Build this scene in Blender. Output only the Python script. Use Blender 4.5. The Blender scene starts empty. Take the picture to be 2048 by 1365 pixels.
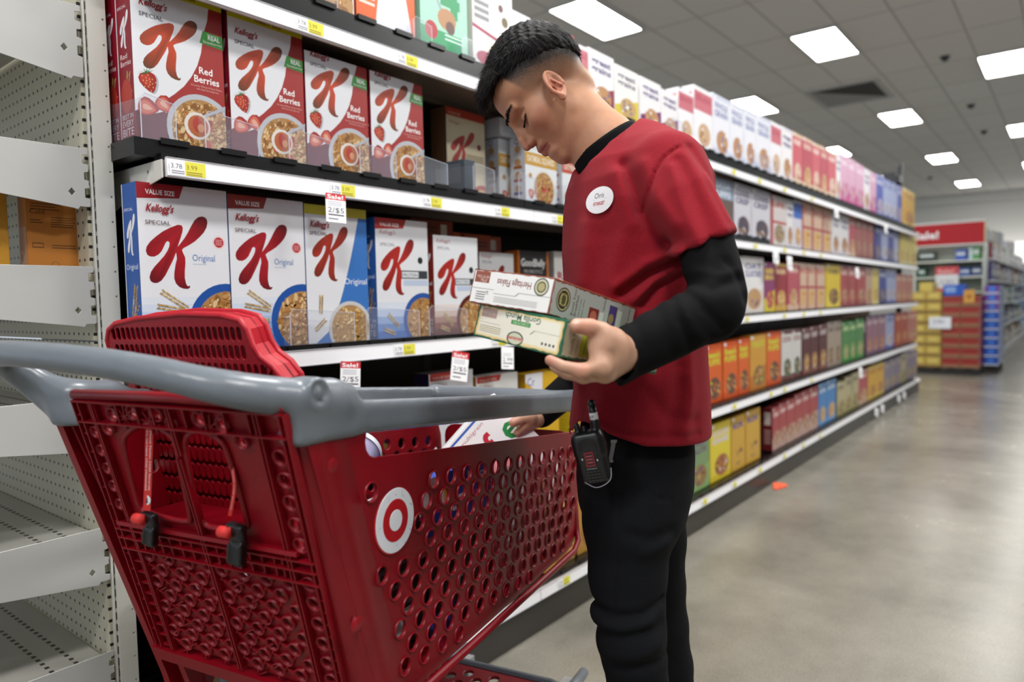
import bpy, math, random
import numpy as np
from mathutils import Vector, Matrix

# ---------------------------------------------------------------- camera, world, lights, exposure
SC = bpy.context.scene
COL = SC.collection
CAMH = 1.14
def _basis(yaw, pitch, roll):
    y, p, r = map(math.radians, (yaw, pitch, roll))
    f = np.array([math.cos(y)*math.cos(p), math.sin(y)*math.cos(p), math.sin(p)])
    r0 = np.array([math.sin(y), -math.cos(y), 0.0]); u0 = np.cross(r0, f)
    return r0*math.cos(r)-u0*math.sin(r), u0*math.cos(r)+r0*math.sin(r), f
CR, CU, CF = _basis(38.41, -3.17, 1.175)
FPX = 1425.0
CAMP = np.array([0.0, 0.0, CAMH])
cd = bpy.data.cameras.new('camera'); cam = bpy.data.objects.new('camera', cd); COL.objects.link(cam)
cd.sensor_width = 36.0; cd.lens = FPX/2048*36.0; cd.clip_start = 0.02; cd.clip_end = 200
M3 = Matrix(((CR[0], CU[0], -CF[0]), (CR[1], CU[1], -CF[1]), (CR[2], CU[2], -CF[2])))
cam.matrix_world = Matrix.Translation(Vector(CAMP)) @ M3.to_4x4()
cd.dof.use_dof = True; cd.dof.focus_distance = 1.28; cd.dof.aperture_fstop = 2.6
SC.camera = cam
SC.view_settings.view_transform = 'Standard'; SC.view_settings.look = 'None'
SC.view_settings.gamma = 1.0; SC.view_settings.use_curve_mapping = False
SC.view_settings.exposure = -0.04
SC.cycles.use_denoising = True
SC.cycles.max_bounces = 7; SC.cycles.diffuse_bounces = 4; SC.cycles.glossy_bounces = 3
SC.cycles.transparent_max_bounces = 16; SC.cycles.sample_clamp_indirect = 6.0
SC.cycles.caustics_reflective = False; SC.cycles.caustics_refractive = False
wd = bpy.data.worlds.new('store_air'); SC.world = wd; wd.use_nodes = True
wd.node_tree.nodes['Background'].inputs[0].default_value = (0.72, 0.80, 0.92, 1)
wd.node_tree.nodes['Background'].inputs[1].default_value = 1.0
# the store's recessed fixtures that hang over and behind the camera (out of frame)
CEIL = 4.5
def _lamp(x, y, e=122):
    l = bpy.data.lights.new('ceiling_fixture', 'AREA'); l.shape = 'RECTANGLE'; l.size = 1.25; l.size_y = .56
    l.energy = e; l.color = (1.0, .99, .975)
    o = bpy.data.objects.new('ceiling_fixture', l); COL.objects.link(o); o.location = (x, y, CEIL-.03)
for x, y in ((4.3, 2.7), (1.6, 4.55), (1.45, .9), (4.3, -.95), (6.7, .9), (-1.1, -.95),
             (1.45, -2.8), (-3.9, .9), (6.7, -2.8)):
    _lamp(x, y)

# ---------------------------------------------------------------- helpers
def ray(px, py):
    return CF+CR*((px-1024.0)/FPX)-CU*((py-682.5)/FPX)
def on_y(px, py, Y): d = ray(px, py); return CAMP+d*(Y/d[1])
def on_x(px, py, X): d = ray(px, py); return CAMP+d*(X/d[0])
def on_z(px, py, Z): d = ray(px, py); return CAMP+d*((Z-CAMH)/d[2])
def at_depth(px, py, z): return CAMP+ray(px, py)*z
def lin(c):
    if isinstance(c, str):
        c = [int(c[i:i+2], 16)/255 for i in (0, 2, 4)]
    return tuple((v/12.92 if v <= .04045 else ((v+.055)/1.055)**2.4) for v in c)
MATS = {}
def mat(name, rough=.5, metal=0., spec=.5, color=None, bump=0, bscale=200, coat=0, sheen=0, sub=0, noise=0, nscale=8):
    """principled material; colour comes from the mesh's own colour layer unless given"""
    if name in MATS: return MATS[name]
    m = bpy.data.materials.new(name); m.use_nodes = True; nt = m.node_tree; b = nt.nodes['Principled BSDF']
    b.inputs['Roughness'].default_value = rough; b.inputs['Metallic'].default_value = metal
    b.inputs['Specular IOR Level'].default_value = spec
    if coat: b.inputs['Coat Weight'].default_value = coat; b.inputs['Coat Roughness'].default_value = .12
    if sheen: b.inputs['Sheen Weight'].default_value = sheen; b.inputs['Sheen Roughness'].default_value = .5
    if sub:
        b.inputs['Subsurface Weight'].default_value = sub; b.inputs['Subsurface Radius'].default_value = (1, .35, .2)
        b.inputs['Subsurface Scale'].default_value = .006
    if color is None:
        a = nt.nodes.new('ShaderNodeAttribute'); a.attribute_name = 'Col'; src = a.outputs['Color']
    else:
        a = nt.nodes.new('ShaderNodeRGB'); a.outputs[0].default_value = (*lin(color), 1); src = a.outputs[0]
    tc = nt.nodes.new('ShaderNodeTexCoord')
    if noise:
        n = nt.nodes.new('ShaderNodeTexNoise'); n.inputs['Scale'].default_value = nscale; n.inputs['Detail'].default_value = 6
        nt.links.new(tc.outputs['Object'], n.inputs['Vector'])
        mx = nt.nodes.new('ShaderNodeMixRGB'); mx.blend_type = 'MULTIPLY'; mx.inputs[0].default_value = 1
        rp = nt.nodes.new('ShaderNodeMapRange'); rp.inputs[1].default_value = .3; rp.inputs[2].default_value = .7
        rp.inputs[3].default_value = 1-noise; rp.inputs[4].default_value = 1+noise
        nt.links.new(n.outputs[0], rp.inputs[0]); nt.links.new(src, mx.inputs[1]); nt.links.new(rp.outputs[0], mx.inputs[2])
        src = mx.outputs[0]
    nt.links.new(src, b.inputs['Base Color'])
    if bump:
        n = nt.nodes.new('ShaderNodeTexNoise'); n.inputs['Scale'].default_value = bscale; n.inputs['Detail'].default_value = 3
        bp = nt.nodes.new('ShaderNodeBump'); bp.inputs['Strength'].default_value = bump; bp.inputs['Distance'].default_value = .002
        nt.links.new(tc.outputs['Object'], n.inputs['Vector']); nt.links.new(n.outputs[0], bp.inputs['Height'])
        nt.links.new(bp.outputs[0], b.inputs['Normal'])
    MATS[name] = m; return m
def clear_mat(name, tint=(1, 1, 1), milk=.06, gl=.08):
    if name in MATS: return MATS[name]
    m = bpy.data.materials.new(name); m.use_nodes = True; nt = m.node_tree; nt.nodes.clear()
    o = nt.nodes.new('ShaderNodeOutputMaterial'); t = nt.nodes.new('ShaderNodeBsdfTransparent'); t.inputs[0].default_value = (*tint, 1)
    g = nt.nodes.new('ShaderNodeBsdfGlossy'); g.inputs['Roughness'].default_value = .06
    d = nt.nodes.new('ShaderNodeBsdfDiffuse'); d.inputs[0].default_value = (.85, .9, 1, 1)
    a = nt.nodes.new('ShaderNodeMixShader'); a.inputs[0].default_value = milk; b = nt.nodes.new('ShaderNodeMixShader'); b.inputs[0].default_value = gl
    nt.links.new(t.outputs[0], a.inputs[1]); nt.links.new(d.outputs[0], a.inputs[2])
    nt.links.new(a.outputs[0], b.inputs[1]); nt.links.new(g.outputs[0], b.inputs[2]); nt.links.new(b.outputs[0], o.inputs[0])
    MATS[name] = m; return m
def glow_mat(name, e, c=(1, .985, .95)):
    if name in MATS: return MATS[name]
    m = bpy.data.materials.new(name); m.use_nodes = True; nt = m.node_tree; nt.nodes.clear()
    o = nt.nodes.new('ShaderNodeOutputMaterial'); t = nt.nodes.new('ShaderNodeEmission'); t.inputs[0].default_value = (*c, 1); t.inputs[1].default_value = e
    nt.links.new(t.outputs[0], o.inputs[0]); MATS[name] = m; return m

class MB:
    """collects faces of one object"""
    def __init__(s): s.v = []; s.f = []; s.c = []; s.m = []; s.s = []
    def add(s, vs, fs, col, mi=0, smooth=False):
        b = len(s.v); s.v.extend([tuple(map(float, p)) for p in vs])
        percorner = isinstance(col, list)
        if not percorner: col = lin(col) if (isinstance(col, str) or max(col) > 1) else tuple(col)
        for f in fs:
            s.f.append([i+b for i in f]); s.c.append([col[i] for i in f] if percorner else col); s.m.append(mi); s.s.append(smooth)
    def box(s, lo, hi, col, mi=0, bev=0):
        x0, y0, z0 = lo; x1, y1, z1 = hi
        if bev:
            e = bev; V = []
            for cx, cy, cz in ((0,0,0),(1,0,0),(1,1,0),(0,1,0),(0,0,1),(1,0,1),(1,1,1),(0,1,1)):
                X, Y, Z = (x0, x1)[cx], (y0, y1)[cy], (z0, z1)[cz]
                dx, dy, dz = (e, -e)[cx], (e, -e)[cy], (e, -e)[cz]
                V += [(X, Y+dy, Z+dz), (X+dx, Y, Z+dz), (X+dx, Y+dy, Z)]
            def i(c, a): return c*3+a
            F = [[i(0,2),i(3,2),i(2,2),i(1,2)], [i(4,2),i(5,2),i(6,2),i(7,2)], [i(0,1),i(1,1),i(5,1),i(4,1)], [i(2,1),i(3,1),i(7,1),i(6,1)],
                 [i(1,0),i(2,0),i(6,0),i(5,0)], [i(3,0),i(0,0),i(4,0),i(7,0)]]
            E = ((0,1,1,2),(1,2,0,2),(2,3,1,2),(3,0,0,2),(4,5,1,2),(5,6,0,2),(6,7,1,2),(7,4,0,2),(0,4,0,1),(1,5,0,1),(2,6,0,1),(3,7,0,1))
            for a, b, p, q in E: F.append([i(a,p), i(b,p), i(b,q), i(a,q)])
            for c in range(8): F.append([i(c,0), i(c,1), i(c,2)])
            s.add(V, F, col, mi); return
        s.add([(x0,y0,z0),(x1,y0,z0),(x1,y1,z0),(x0,y1,z0),(x0,y0,z1),(x1,y0,z1),(x1,y1,z1),(x0,y1,z1)],
              [[0,3,2,1],[4,5,6,7],[0,1,5,4],[1,2,6,5],[2,3,7,6],[3,0,4,7]], col, mi)
    def prism(s, pts, e, col, mi=0):
        """pts: 3D polygon, e: extrusion vector"""
        n = len(pts); P = [np.array(p, float) for p in pts]; e = np.array(e, float)
        s.add(P+[p+e for p in P], [list(range(n))[::-1], list(range(n, 2*n))]+[[i, (i+1) % n, n+(i+1) % n, n+i] for i in range(n)], col, mi)
    def tube(s, path, r, col, n=10, mi=0, cap=True, closed=False, flat=1.0, up=(0, 0, 1)):
        P = [np.array(p, float) for p in path]; k = len(P); V = []; rr = r if isinstance(r, (list, tuple)) else [r]*k
        for i, p in enumerate(P):
            t = (P[(i+1) % k]-P[i-1]) if closed else (P[min(i+1, k-1)]-P[max(i-1, 0)]); t = t/np.linalg.norm(t)
            a = np.cross(t, up); a = a/np.linalg.norm(a) if np.linalg.norm(a) > 1e-4 else np.array([1., 0, 0]); b = np.cross(t, a)
            for j in range(n):
                w = 2*math.pi*j/n; V.append(p+rr[i]*(math.cos(w)*a+math.sin(w)*b*flat))
        F = []
        for i in range(k if closed else k-1):
            for j in range(n):
                q = (i+1) % k; F.append([i*n+j, i*n+(j+1) % n, q*n+(j+1) % n, q*n+j])
        if cap and not closed: F += [list(range(n))[::-1], [(k-1)*n+j for j in range(n)]]
        s.add(V, F, col, mi, True)
    def lathe(s, prof, o, axis, col, n=24, mi=0, smooth=True):
        ax = np.array(axis, float); ax /= np.linalg.norm(ax); a = np.cross(ax, (0, 0, 1.) if abs(ax[2]) < .9 else (1., 0, 0)); a /= np.linalg.norm(a); b = np.cross(ax, a)
        V = []
        for r, h in prof:
            for j in range(n):
                w = 2*math.pi*j/n; V.append(np.array(o)+ax*h+r*(math.cos(w)*a+math.sin(w)*b))
        F = [[i*n+j, i*n+(j+1) % n, (i+1)*n+(j+1) % n, (i+1)*n+j] for i in range(len(prof)-1) for j in range(n)]
        s.add(V, F, col, mi, smooth)
    def build(s, name, mats, parent=None, mw=None):
        me = bpy.data.meshes.new(name); me.from_pydata(s.v, [], s.f)
        if not isinstance(mats, (list, tuple)): mats = [mats]
        for m in mats: me.materials.append(m)
        me.polygons.foreach_set('material_index', s.m); me.polygons.foreach_set('use_smooth', s.s)
        at = me.color_attributes.new('Col', 'FLOAT_COLOR', 'CORNER'); out = []
        for f, c in zip(s.f, s.c):
            if isinstance(c, list):
                for q in c: out += [*q, 1]
            else: out += [*c, 1]*len(f)
        at.data.foreach_set('color', out); me.update()
        return link(name, me, parent, mw)
def link(name, me, parent=None, mw=None):
    o = bpy.data.objects.new(name, me); COL.objects.link(o)
    if mw is not None: o.matrix_basis = mw
    if parent is not None: o.parent = parent
    return o
def empty(name, loc=(0, 0, 0), rz=0, mw=None):
    o = bpy.data.objects.new(name, None); COL.objects.link(o); o.location = loc; o.rotation_euler = (0, 0, rz); o.empty_display_size = .05
    if mw is not None: o.matrix_basis = mw
    return o
def tag(o, label, cat, group=None):
    o['label'] = label; o['category'] = cat
    if group: o['group'] = group
    return o
def struct(o): o['kind'] = 'structure'; return o
def frame_mat(o, x, y, z):
    m = Matrix.Identity(4)
    for i in range(3): m[i][0] = x[i]; m[i][1] = y[i]; m[i][2] = z[i]; m[i][3] = o[i]
    return m

_tc = {}
def text2d(s, shear=0., bold=0.):
    """text as flat triangles, cap height about 1, starts at 0,0"""
    k = (s, shear, bold)
    if k not in _tc:
        cu = bpy.data.curves.new('t', 'FONT'); cu.body = s; cu.size = 1.37; cu.resolution_u = 2; cu.shear = shear; cu.offset = bold
        o = bpy.data.objects.new('t', cu); COL.objects.link(o)
        me = bpy.data.meshes.new_from_object(o.evaluated_get(bpy.context.evaluated_depsgraph_get()))
        V = np.array([(v.co.x, v.co.y) for v in me.vertices]).reshape(-1, 2); Fc = [list(p.vertices) for p in me.polygons]
        bpy.data.objects.remove(o); bpy.data.curves.remove(cu); bpy.data.meshes.remove(me)
        if len(V): V[:, 0] -= V[:, 0].min()
        _tc[k] = (V, Fc, V[:, 0].max() if len(V) else 0)
    return _tc[k]
def clip_rect(P, x0, y0, x1, y1):
    for ax, lim, sg in ((0, x0, 1), (0, x1, -1), (1, y0, 1), (1, y1, -1)):
        Q = []
        for i in range(len(P)):
            a, b = P[i-1], P[i]; da, db = sg*(a[ax]-lim), sg*(b[ax]-lim)
            if (da >= 0) != (db >= 0):
                t = da/(da-db); Q.append(tuple(np.array(a)+(np.array(b)-np.array(a))*t))
            if db >= 0: Q.append(tuple(b))
        P = Q
        if not P: return P
    return P
class Face:
    """a printed face: origin o (lower left), unit vectors u, v, size w x h in metres; art is given in fractions of w and h"""
    def __init__(s, mb, o, u, v, w, h, mi=0):
        s.mb = mb; s.o = np.array(o, float); s.u = np.array(u, float); s.v = np.array(v, float); s.w = w; s.h = h
        s.n = np.cross(s.u, s.v); s.k = 1; s.mi = mi; s.vmax = 1.
    def P(s, x, y, e=None): return s.o+s.u*x*s.w+s.v*y*s.h+s.n*((s.k*.000012) if e is None else e)
    def poly(s, pts, col, clip=True, grad=None):
        s.k += 1
        if clip: pts = clip_rect(list(pts), 0, 0, 1, s.vmax)
        if len(pts) < 3: return
        c = col if grad is None else [tuple(lin(grad(x, y))) for x, y in pts]
        s.mb.add([s.P(x, y) for x, y in pts], [list(range(len(pts)))], c, s.mi)
    def rect(s, x0, y0, x1, y1, col): s.poly([(x0, y0), (x1, y0), (x1, y1), (x0, y1)], col)
    def disc(s, cx, cy, r, col, n=20, asp=1., ry=None, a0=0.):
        """r as a fraction of the width; round in metres unless ry given"""
        q = s.w/s.h; ry = r*asp if ry is None else ry; P = []
        for i in range(n):
            t = 2*math.pi*i/n; x, y = r*math.cos(t), ry*math.sin(t)
            P.append((cx+x*math.cos(a0)-y*math.sin(a0), cy+(x*math.sin(a0)+y*math.cos(a0))*q))
        s.poly(P, col)
    def text(s, t, x, y, hgt, col, width=None, shear=0., bold=0., rot=0, center=False):
        """hgt: cap height in metres, x,y: fraction"""
        V, Fc, W = text2d(t, shear, bold)
        if not len(V): return
        s.k += 1; sx = hgt if width is None else width*s.w/max(W, .01)
        a = math.radians(rot); off = -W*sx/2 if center else 0
        vs = []
        for px, py in V:
            X, Y = px*sx+off, py*hgt; X, Y = X*math.cos(a)-Y*math.sin(a), X*math.sin(a)+Y*math.cos(a)
            vs.append(s.P(x, y)+s.u*X+s.v*Y)
        s.mb.add(vs, Fc, col, s.mi)
    def lines(s, x0, x1, y0, y1, n, col, th=.25, rnd=None):
        for i in range(n):
            y = y1-(y1-y0)*(i+.5)/n; d = (y1-y0)/n*th; e = (rnd.random()*.25*(x1-x0)) if rnd else 0
            s.poly([(x0, y-d), (x1-e, y-d), (x1-e, y+d), (x0, y+d)], col)
# 2D outline with holes -> solid plate (filled curve, extruded and bevelled), x,y in plane, thickness along z
def plate(outline, holes, th, bev=0., nbev=1):
    cu = bpy.data.curves.new('p', 'CURVE'); cu.dimensions = '2D'; cu.fill_mode = 'BOTH'; cu.extrude = max(th/2-bev, 1e-5); cu.bevel_depth = bev; cu.bevel_resolution = nbev-1
    cu.offset = -bev
    for P in [outline]+holes:
        sp = cu.splines.new('POLY'); sp.points.add(len(P)-1); sp.use_cyclic_u = True
        for i, p in enumerate(P): sp.points[i].co = (p[0], p[1], 0, 1)
    o = bpy.data.objects.new('p', cu); COL.objects.link(o)
    me = bpy.data.meshes.new_from_object(o.evaluated_get(bpy.context.evaluated_depsgraph_get()))
    V = [tuple(v.co) for v in me.vertices]; Fc = [list(p.vertices) for p in me.polygons]
    bpy.data.objects.remove(o); bpy.data.curves.remove(cu); bpy.data.meshes.remove(me)
    return V, Fc
def circ(cx, cy, r, n=14, ry=None, a=0.):
    ry = r if ry is None else ry; ca, sa = math.cos(a), math.sin(a)
    return [(cx+r*math.cos(t)*ca-ry*math.sin(t)*sa, cy+r*math.cos(t)*sa+ry*math.sin(t)*ca) for t in [2*math.pi*i/n for i in range(n)]]
def rrect(x0, y0, x1, y1, r, n=4):
    P = []
    for cx, cy, a in ((x1-r, y1-r, 0), (x0+r, y1-r, 90), (x0+r, y0+r, 180), (x1-r, y0+r, 270)):
        for i in range(n+1):
            t = math.radians(a+90*i/n); P.append((cx+r*math.cos(t), cy+r*math.sin(t)))
    return P
def spline(P, n=6):
    P = [np.array(p, float) for p in P]; out = []
    for i in range(len(P)-1):
        a, b, c, d = P[max(i-1, 0)], P[i], P[i+1], P[min(i+2, len(P)-1)]
        for j in range(n):
            t = j/n; out.append(.5*((2*b)+(-a+c)*t+(2*a-5*b+4*c-d)*t*t+(-a+3*b-3*c+d)*t**3))
    out.append(P[-1]); return out

# ---- distance-field modelling (numpy) and meshing by surface nets
def smin(a, b, k):
    h = np.clip(.5+.5*(b-a)/k, 0, 1); return b*(1-h)+a*h-k*h*(1-h)
def smax(a, b, k): return -smin(-a, -b, k)
class Grid:
    def __init__(s, lo, hi, h):
        s.lo = np.array(lo, np.float32); s.h = h; n = [int(math.ceil((hi[i]-lo[i])/h))+1 for i in range(3)]
        s.x, s.y, s.z = np.meshgrid(*[np.float32(lo[i])+np.arange(n[i], dtype=np.float32)*np.float32(h) for i in range(3)], indexing='ij', sparse=True)
        s.n = n
    def cone(s, a, b, ra, rb=None):
        """capsule with radius going from ra to rb"""
        rb = ra if rb is None else rb; a = np.array(a, float); b = np.array(b, float); d = b-a; L2 = float(d@d)+1e-12
        px, py, pz = s.x-a[0], s.y-a[1], s.z-a[2]
        t = np.clip((px*d[0]+py*d[1]+pz*d[2])/L2, 0, 1)
        return np.sqrt((px-t*d[0])**2+(py-t*d[1])**2+(pz-t*d[2])**2)-(ra+(rb-ra)*t)
    def ell(s, c, r, ax=None):
        px, py, pz = s.x-c[0], s.y-c[1], s.z-c[2]
        if ax is not None:
            ax = np.array(ax, float); px, py, pz = [px*a[0]+py*a[1]+pz*a[2] for a in ax]
        q = np.sqrt((px/r[0])**2+(py/r[1])**2+(pz/r[2])**2)+1e-9
        g = np.sqrt((px/r[0]**2)**2+(py/r[1]**2)**2+(pz/r[2]**2)**2)+1e-9
        return q*(q-1)/g
    def bx(s, c, hs, rd, ax=None):
        px, py, pz = s.x-c[0], s.y-c[1], s.z-c[2]
        if ax is not None:
            ax = np.array(ax, float); px, py, pz = [px*a[0]+py*a[1]+pz*a[2] for a in ax]
        qx, qy, qz = np.abs(px)-hs[0]+rd, np.abs(py)-hs[1]+rd, np.abs(pz)-hs[2]+rd
        return np.sqrt(np.maximum(qx, 0)**2+np.maximum(qy, 0)**2+np.maximum(qz, 0)**2)+np.minimum(np.maximum(qx, np.maximum(qy, qz)), 0)-rd
    def path(s, pts, k=.0):
        """chain of cones; pts = (x,y,z,r)"""
        f = None
        for p, q in zip(pts[:-1], pts[1:]):
            g = s.cone(p[:3], q[:3], p[3], q[3]); f = g if f is None else (np.minimum(f, g) if not k else smin(f, g, k))
        return f
    def mesh(s, f):
        f = np.broadcast_to(f, s.n).astype(np.float32); ins = f < 0; nx, ny, nz = s.n
        c = np.zeros((nx-1, ny-1, nz-1), np.int8)
        for i in (0, 1):
            for j in (0, 1):
                for k in (0, 1): c += ins[i:nx-1+i, j:ny-1+j, k:nz-1+k]
        idx = -np.ones(c.shape, np.int64); I = np.argwhere((c > 0) & (c < 8)); idx[tuple(I.T)] = np.arange(len(I))
        acc = np.zeros((len(I), 3)); cnt = np.zeros(len(I))
        for axis in range(3):
            o1, o2 = [a for a in range(3) if a != axis]
            for a in (0, 1):
                for b in (0, 1):
                    p = I.copy(); p[:, o1] += a; p[:, o2] += b; q = p.copy(); q[:, axis] += 1
                    fp, fq = f[tuple(p.T)], f[tuple(q.T)]; m = (fp < 0) != (fq < 0); t = np.where(m, fp/(fp-fq+1e-20), 0)
                    P = p.astype(float); P[:, axis] += t; acc[m] += P[m]; cnt[m] += 1
        V = acc/cnt[:, None]*s.h+s.lo
        Q = []
        for axis in range(3):
            o1, o2 = [(1, 2), (2, 0), (0, 1)][axis]
            sl = [slice(1, n-1) for n in s.n]; sl[axis] = slice(0, s.n[axis]-1); sl2 = list(sl); sl2[axis] = slice(1, s.n[axis])
            A, Bq = ins[tuple(sl)], ins[tuple(sl2)]; off = np.array([1, 1, 1]); off[axis] = 0
            E = np.argwhere(A != Bq)+off
            if not len(E): continue
            flip = A[tuple((E-off).T)]
            def g(d1, d2):
                p = E.copy(); p[:, o1] -= d1; p[:, o2] -= d2; return idx[tuple(p.T)]
            q = np.stack([g(1, 1), g(0, 1), g(0, 0), g(1, 0)], 1); q = np.where(flip[:, None], q, q[:, ::-1]); Q.append(q)
        return V, np.concatenate(Q)
def relax(V, Q, it=2, lam=.5):
    for _ in range(it):
        acc = np.zeros_like(V); cnt = np.zeros(len(V))
        for i in range(4):
            for j in (1, 3):
                np.add.at(acc, Q[:, i], V[Q[:, (i+j) % 4]]); np.add.at(cnt, Q[:, i], 1)
        V = V+(acc/np.maximum(cnt, 1)[:, None]-V)*lam
    return V
def net_obj(name, V, Q, m, col, parent=None, mw=None):
    """col: colour or array per vertex (linear)"""
    me = bpy.data.meshes.new(name); me.vertices.add(len(V)); me.vertices.foreach_set('co', V.astype(np.float32).ravel())
    me.loops.add(len(Q)*4); me.loops.foreach_set('vertex_index', Q.ravel().astype(np.int32)); me.polygons.add(len(Q))
    me.polygons.foreach_set('loop_start', np.arange(len(Q), dtype=np.int32)*4)
    me.polygons.foreach_set('use_smooth', np.ones(len(Q), bool)); me.update(calc_edges=True)
    for q in (m if isinstance(m, (list, tuple)) else [m]): me.materials.append(q)
    at = me.color_attributes.new('Col', 'FLOAT_COLOR', 'POINT')
    C = np.ones((len(V), 4), np.float32)
    C[:, :3] = lin(col) if isinstance(col, (str, tuple)) else col
    at.data.foreach_set('color', C.ravel())
    return link(name, me, parent, mw)

# ---------------------------------------------------------------- the setting: floor, ceiling, far wall
PRINT = mat('printed_carton', .38, spec=.45); PAINT = mat('painted_metal', .35); PLASTIC = mat('plastic', .3); MATTE = mat('matte', .7)
def quad_obj(name, pts, m, col='808080'):
    b = MB(); b.add(pts, [[0, 1, 2, 3]], col); return struct(b.build(name, m))
fm = bpy.data.materials.new('polished_concrete'); fm.use_nodes = True; nt = fm.node_tree; b_ = nt.nodes['Principled BSDF']
tc = nt.nodes.new('ShaderNodeTexCoord'); n1 = nt.nodes.new('ShaderNodeTexNoise'); n1.inputs['Scale'].default_value = 1.3; n1.inputs['Detail'].default_value = 8; n1.inputs['Roughness'].default_value = .65
n2 = nt.nodes.new('ShaderNodeTexNoise'); n2.inputs['Scale'].default_value = 140; n2.inputs['Detail'].default_value = 3
n3 = nt.nodes.new('ShaderNodeTexVoronoi'); n3.inputs['Scale'].default_value = 55
r1 = nt.nodes.new('ShaderNodeValToRGB'); r1.color_ramp.elements[0].position = .3; r1.color_ramp.elements[1].position = .72
r1.color_ramp.elements[0].color = (*lin('646158'), 1); r1.color_ramp.elements[1].color = (*lin('8e8a7e'), 1)
r2_ = nt.nodes.new('ShaderNodeMapRange'); r2_.inputs[1].default_value = .3; r2_.inputs[2].default_value = .7; r2_.inputs[3].default_value = .86; r2_.inputs[4].default_value = 1.12
r3_ = nt.nodes.new('ShaderNodeMapRange'); r3_.inputs[1].default_value = 0; r3_.inputs[2].default_value = .16; r3_.inputs[3].default_value = 1.3; r3_.inputs[4].default_value = 1.
mx = nt.nodes.new('ShaderNodeMixRGB'); mx.blend_type = 'MULTIPLY'; mx.inputs[0].default_value = 1
mx2 = nt.nodes.new('ShaderNodeMixRGB'); mx2.blend_type = 'MULTIPLY'; mx2.inputs[0].default_value = 1
for n in (n1, n2, n3): nt.links.new(tc.outputs['Object'], n.inputs['Vector'])
nt.links.new(n1.outputs[0], r1.inputs[0]); nt.links.new(n2.outputs[0], r2_.inputs[0]); nt.links.new(r1.outputs[0], mx.inputs[1]); nt.links.new(r2_.outputs[0], mx.inputs[2])
nt.links.new(n3.outputs['Distance'], r3_.inputs[0]); nt.links.new(mx.outputs[0], mx2.inputs[1]); nt.links.new(r3_.outputs[0], mx2.inputs[2]); nt.links.new(mx2.outputs[0], b_.inputs['Base Color'])
rr_ = nt.nodes.new('ShaderNodeMapRange'); rr_.inputs[3].default_value = .16; rr_.inputs[4].default_value = .34; nt.links.new(n1.outputs[0], rr_.inputs[0]); nt.links.new(rr_.outputs[0], b_.inputs['Roughness'])
b_.inputs['Specular IOR Level'].default_value = .55
quad_obj('floor', [(-6, -9, 0), (32, -9, 0), (32, 14, 0), (-6, 14, 0)], fm)
# ceiling tiles: pitch 1.34 x 0.61
cm = bpy.data.materials.new('ceiling_tile'); cm.use_nodes = True; nt = cm.node_tree; b_ = nt.nodes['Principled BSDF']; b_.inputs['Roughness'].default_value = .9
tc = nt.nodes.new('ShaderNodeTexCoord'); bk = nt.nodes.new('ShaderNodeTexBrick'); bk.offset = 0; bk.squash = 1
bk.inputs['Color1'].default_value = (*lin('efece7'), 1); bk.inputs['Color2'].default_value = (*lin('ebe8e3'), 1); bk.inputs['Mortar'].default_value = (*lin('c4c1bc'), 1)
bk.inputs['Scale'].default_value = 1; bk.inputs['Mortar Size'].default_value = .013; bk.inputs['Mortar Smooth'].default_value = 0; bk.inputs['Brick Width'].default_value = 1.34; bk.inputs['Row Height'].default_value = .61
nt.links.new(tc.outputs['Object'], bk.inputs['Vector']); nt.links.new(bk.outputs[0], b_.inputs['Base Color'])
ce = MB(); ce.add([(-20, 14, 0), (22.4, 14, 0), (22.4, -12, 0), (-20, -12, 0)], [[0, 1, 2, 3]], 'b0b0b0')
o = struct(ce.build('ceiling', cm)); o.location = (9.62, 2.4, CEIL)
wm = mat('wall_paint', .8, color='d8d6d0')
quad_obj('wall_far', [(29.2, -9, 0), (29.2, 14, 0), (29.2, 14, CEIL), (29.2, -9, CEIL)], wm)
tb = MB(); tb.box((28.9, -9, 4.2), (29.2, 14, 4.48), 'f2f2ee'); struct(tb.build('trim_1', wm))
GL = glow_mat('light_panel', 22.0)
lm = MB(); lm.add([(-.61, -.265, 0), (-.61, .265, 0), (.61, .265, 0), (.61, -.265, 0)], [[0, 1, 2, 3]], 'ffffff')
fr = MB()
for lo, hi in (((-.66, -.30, -.012), (.66, -.265, .01)), ((-.66, .265, -.012), (.66, .30, .01)), ((-.66, -.265, -.012), (-.61, .265, .01)), ((.61, -.265, -.012), (.66, .265, .01))): fr.box(lo, hi, 'c9c9c6')
ROWN = {4.56: 'the row over the top boxes', 2.70: 'the row over the aisle shelves', .90: 'the row at the right edge', -.95: 'the far right row'}
NTH = ['nearest', 'second', 'third', 'fourth', 'fifth', 'sixth']
first = None
for yy, xs in ((4.56, (7.52, 12.7, 18.05, 23.3)), (2.70, (10.3, 15.5, 20.85, 26.2)), (.90, (12.95, 18.4, 23.7)), (-.95, (20.9, 26.2))):
    for i, x in enumerate(xs):
        if first is None:
            t = first = empty('ceiling_light', (x, yy, CEIL-.012)); a = lm.build('diffuser', GL, t); c = fr.build('light_frame', PAINT, t); ch0 = (a, c)
        else:
            t = first.copy(); COL.objects.link(t); t.location = (x, yy, CEIL-.012)
            for ch in ch0: q = ch.copy(); COL.objects.link(q); q.parent = t
        tag(t, 'glowing rectangular ceiling light, %s one in %s' % (NTH[i], ROWN[yy]), 'ceiling light', 'recessed ceiling lights')
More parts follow.
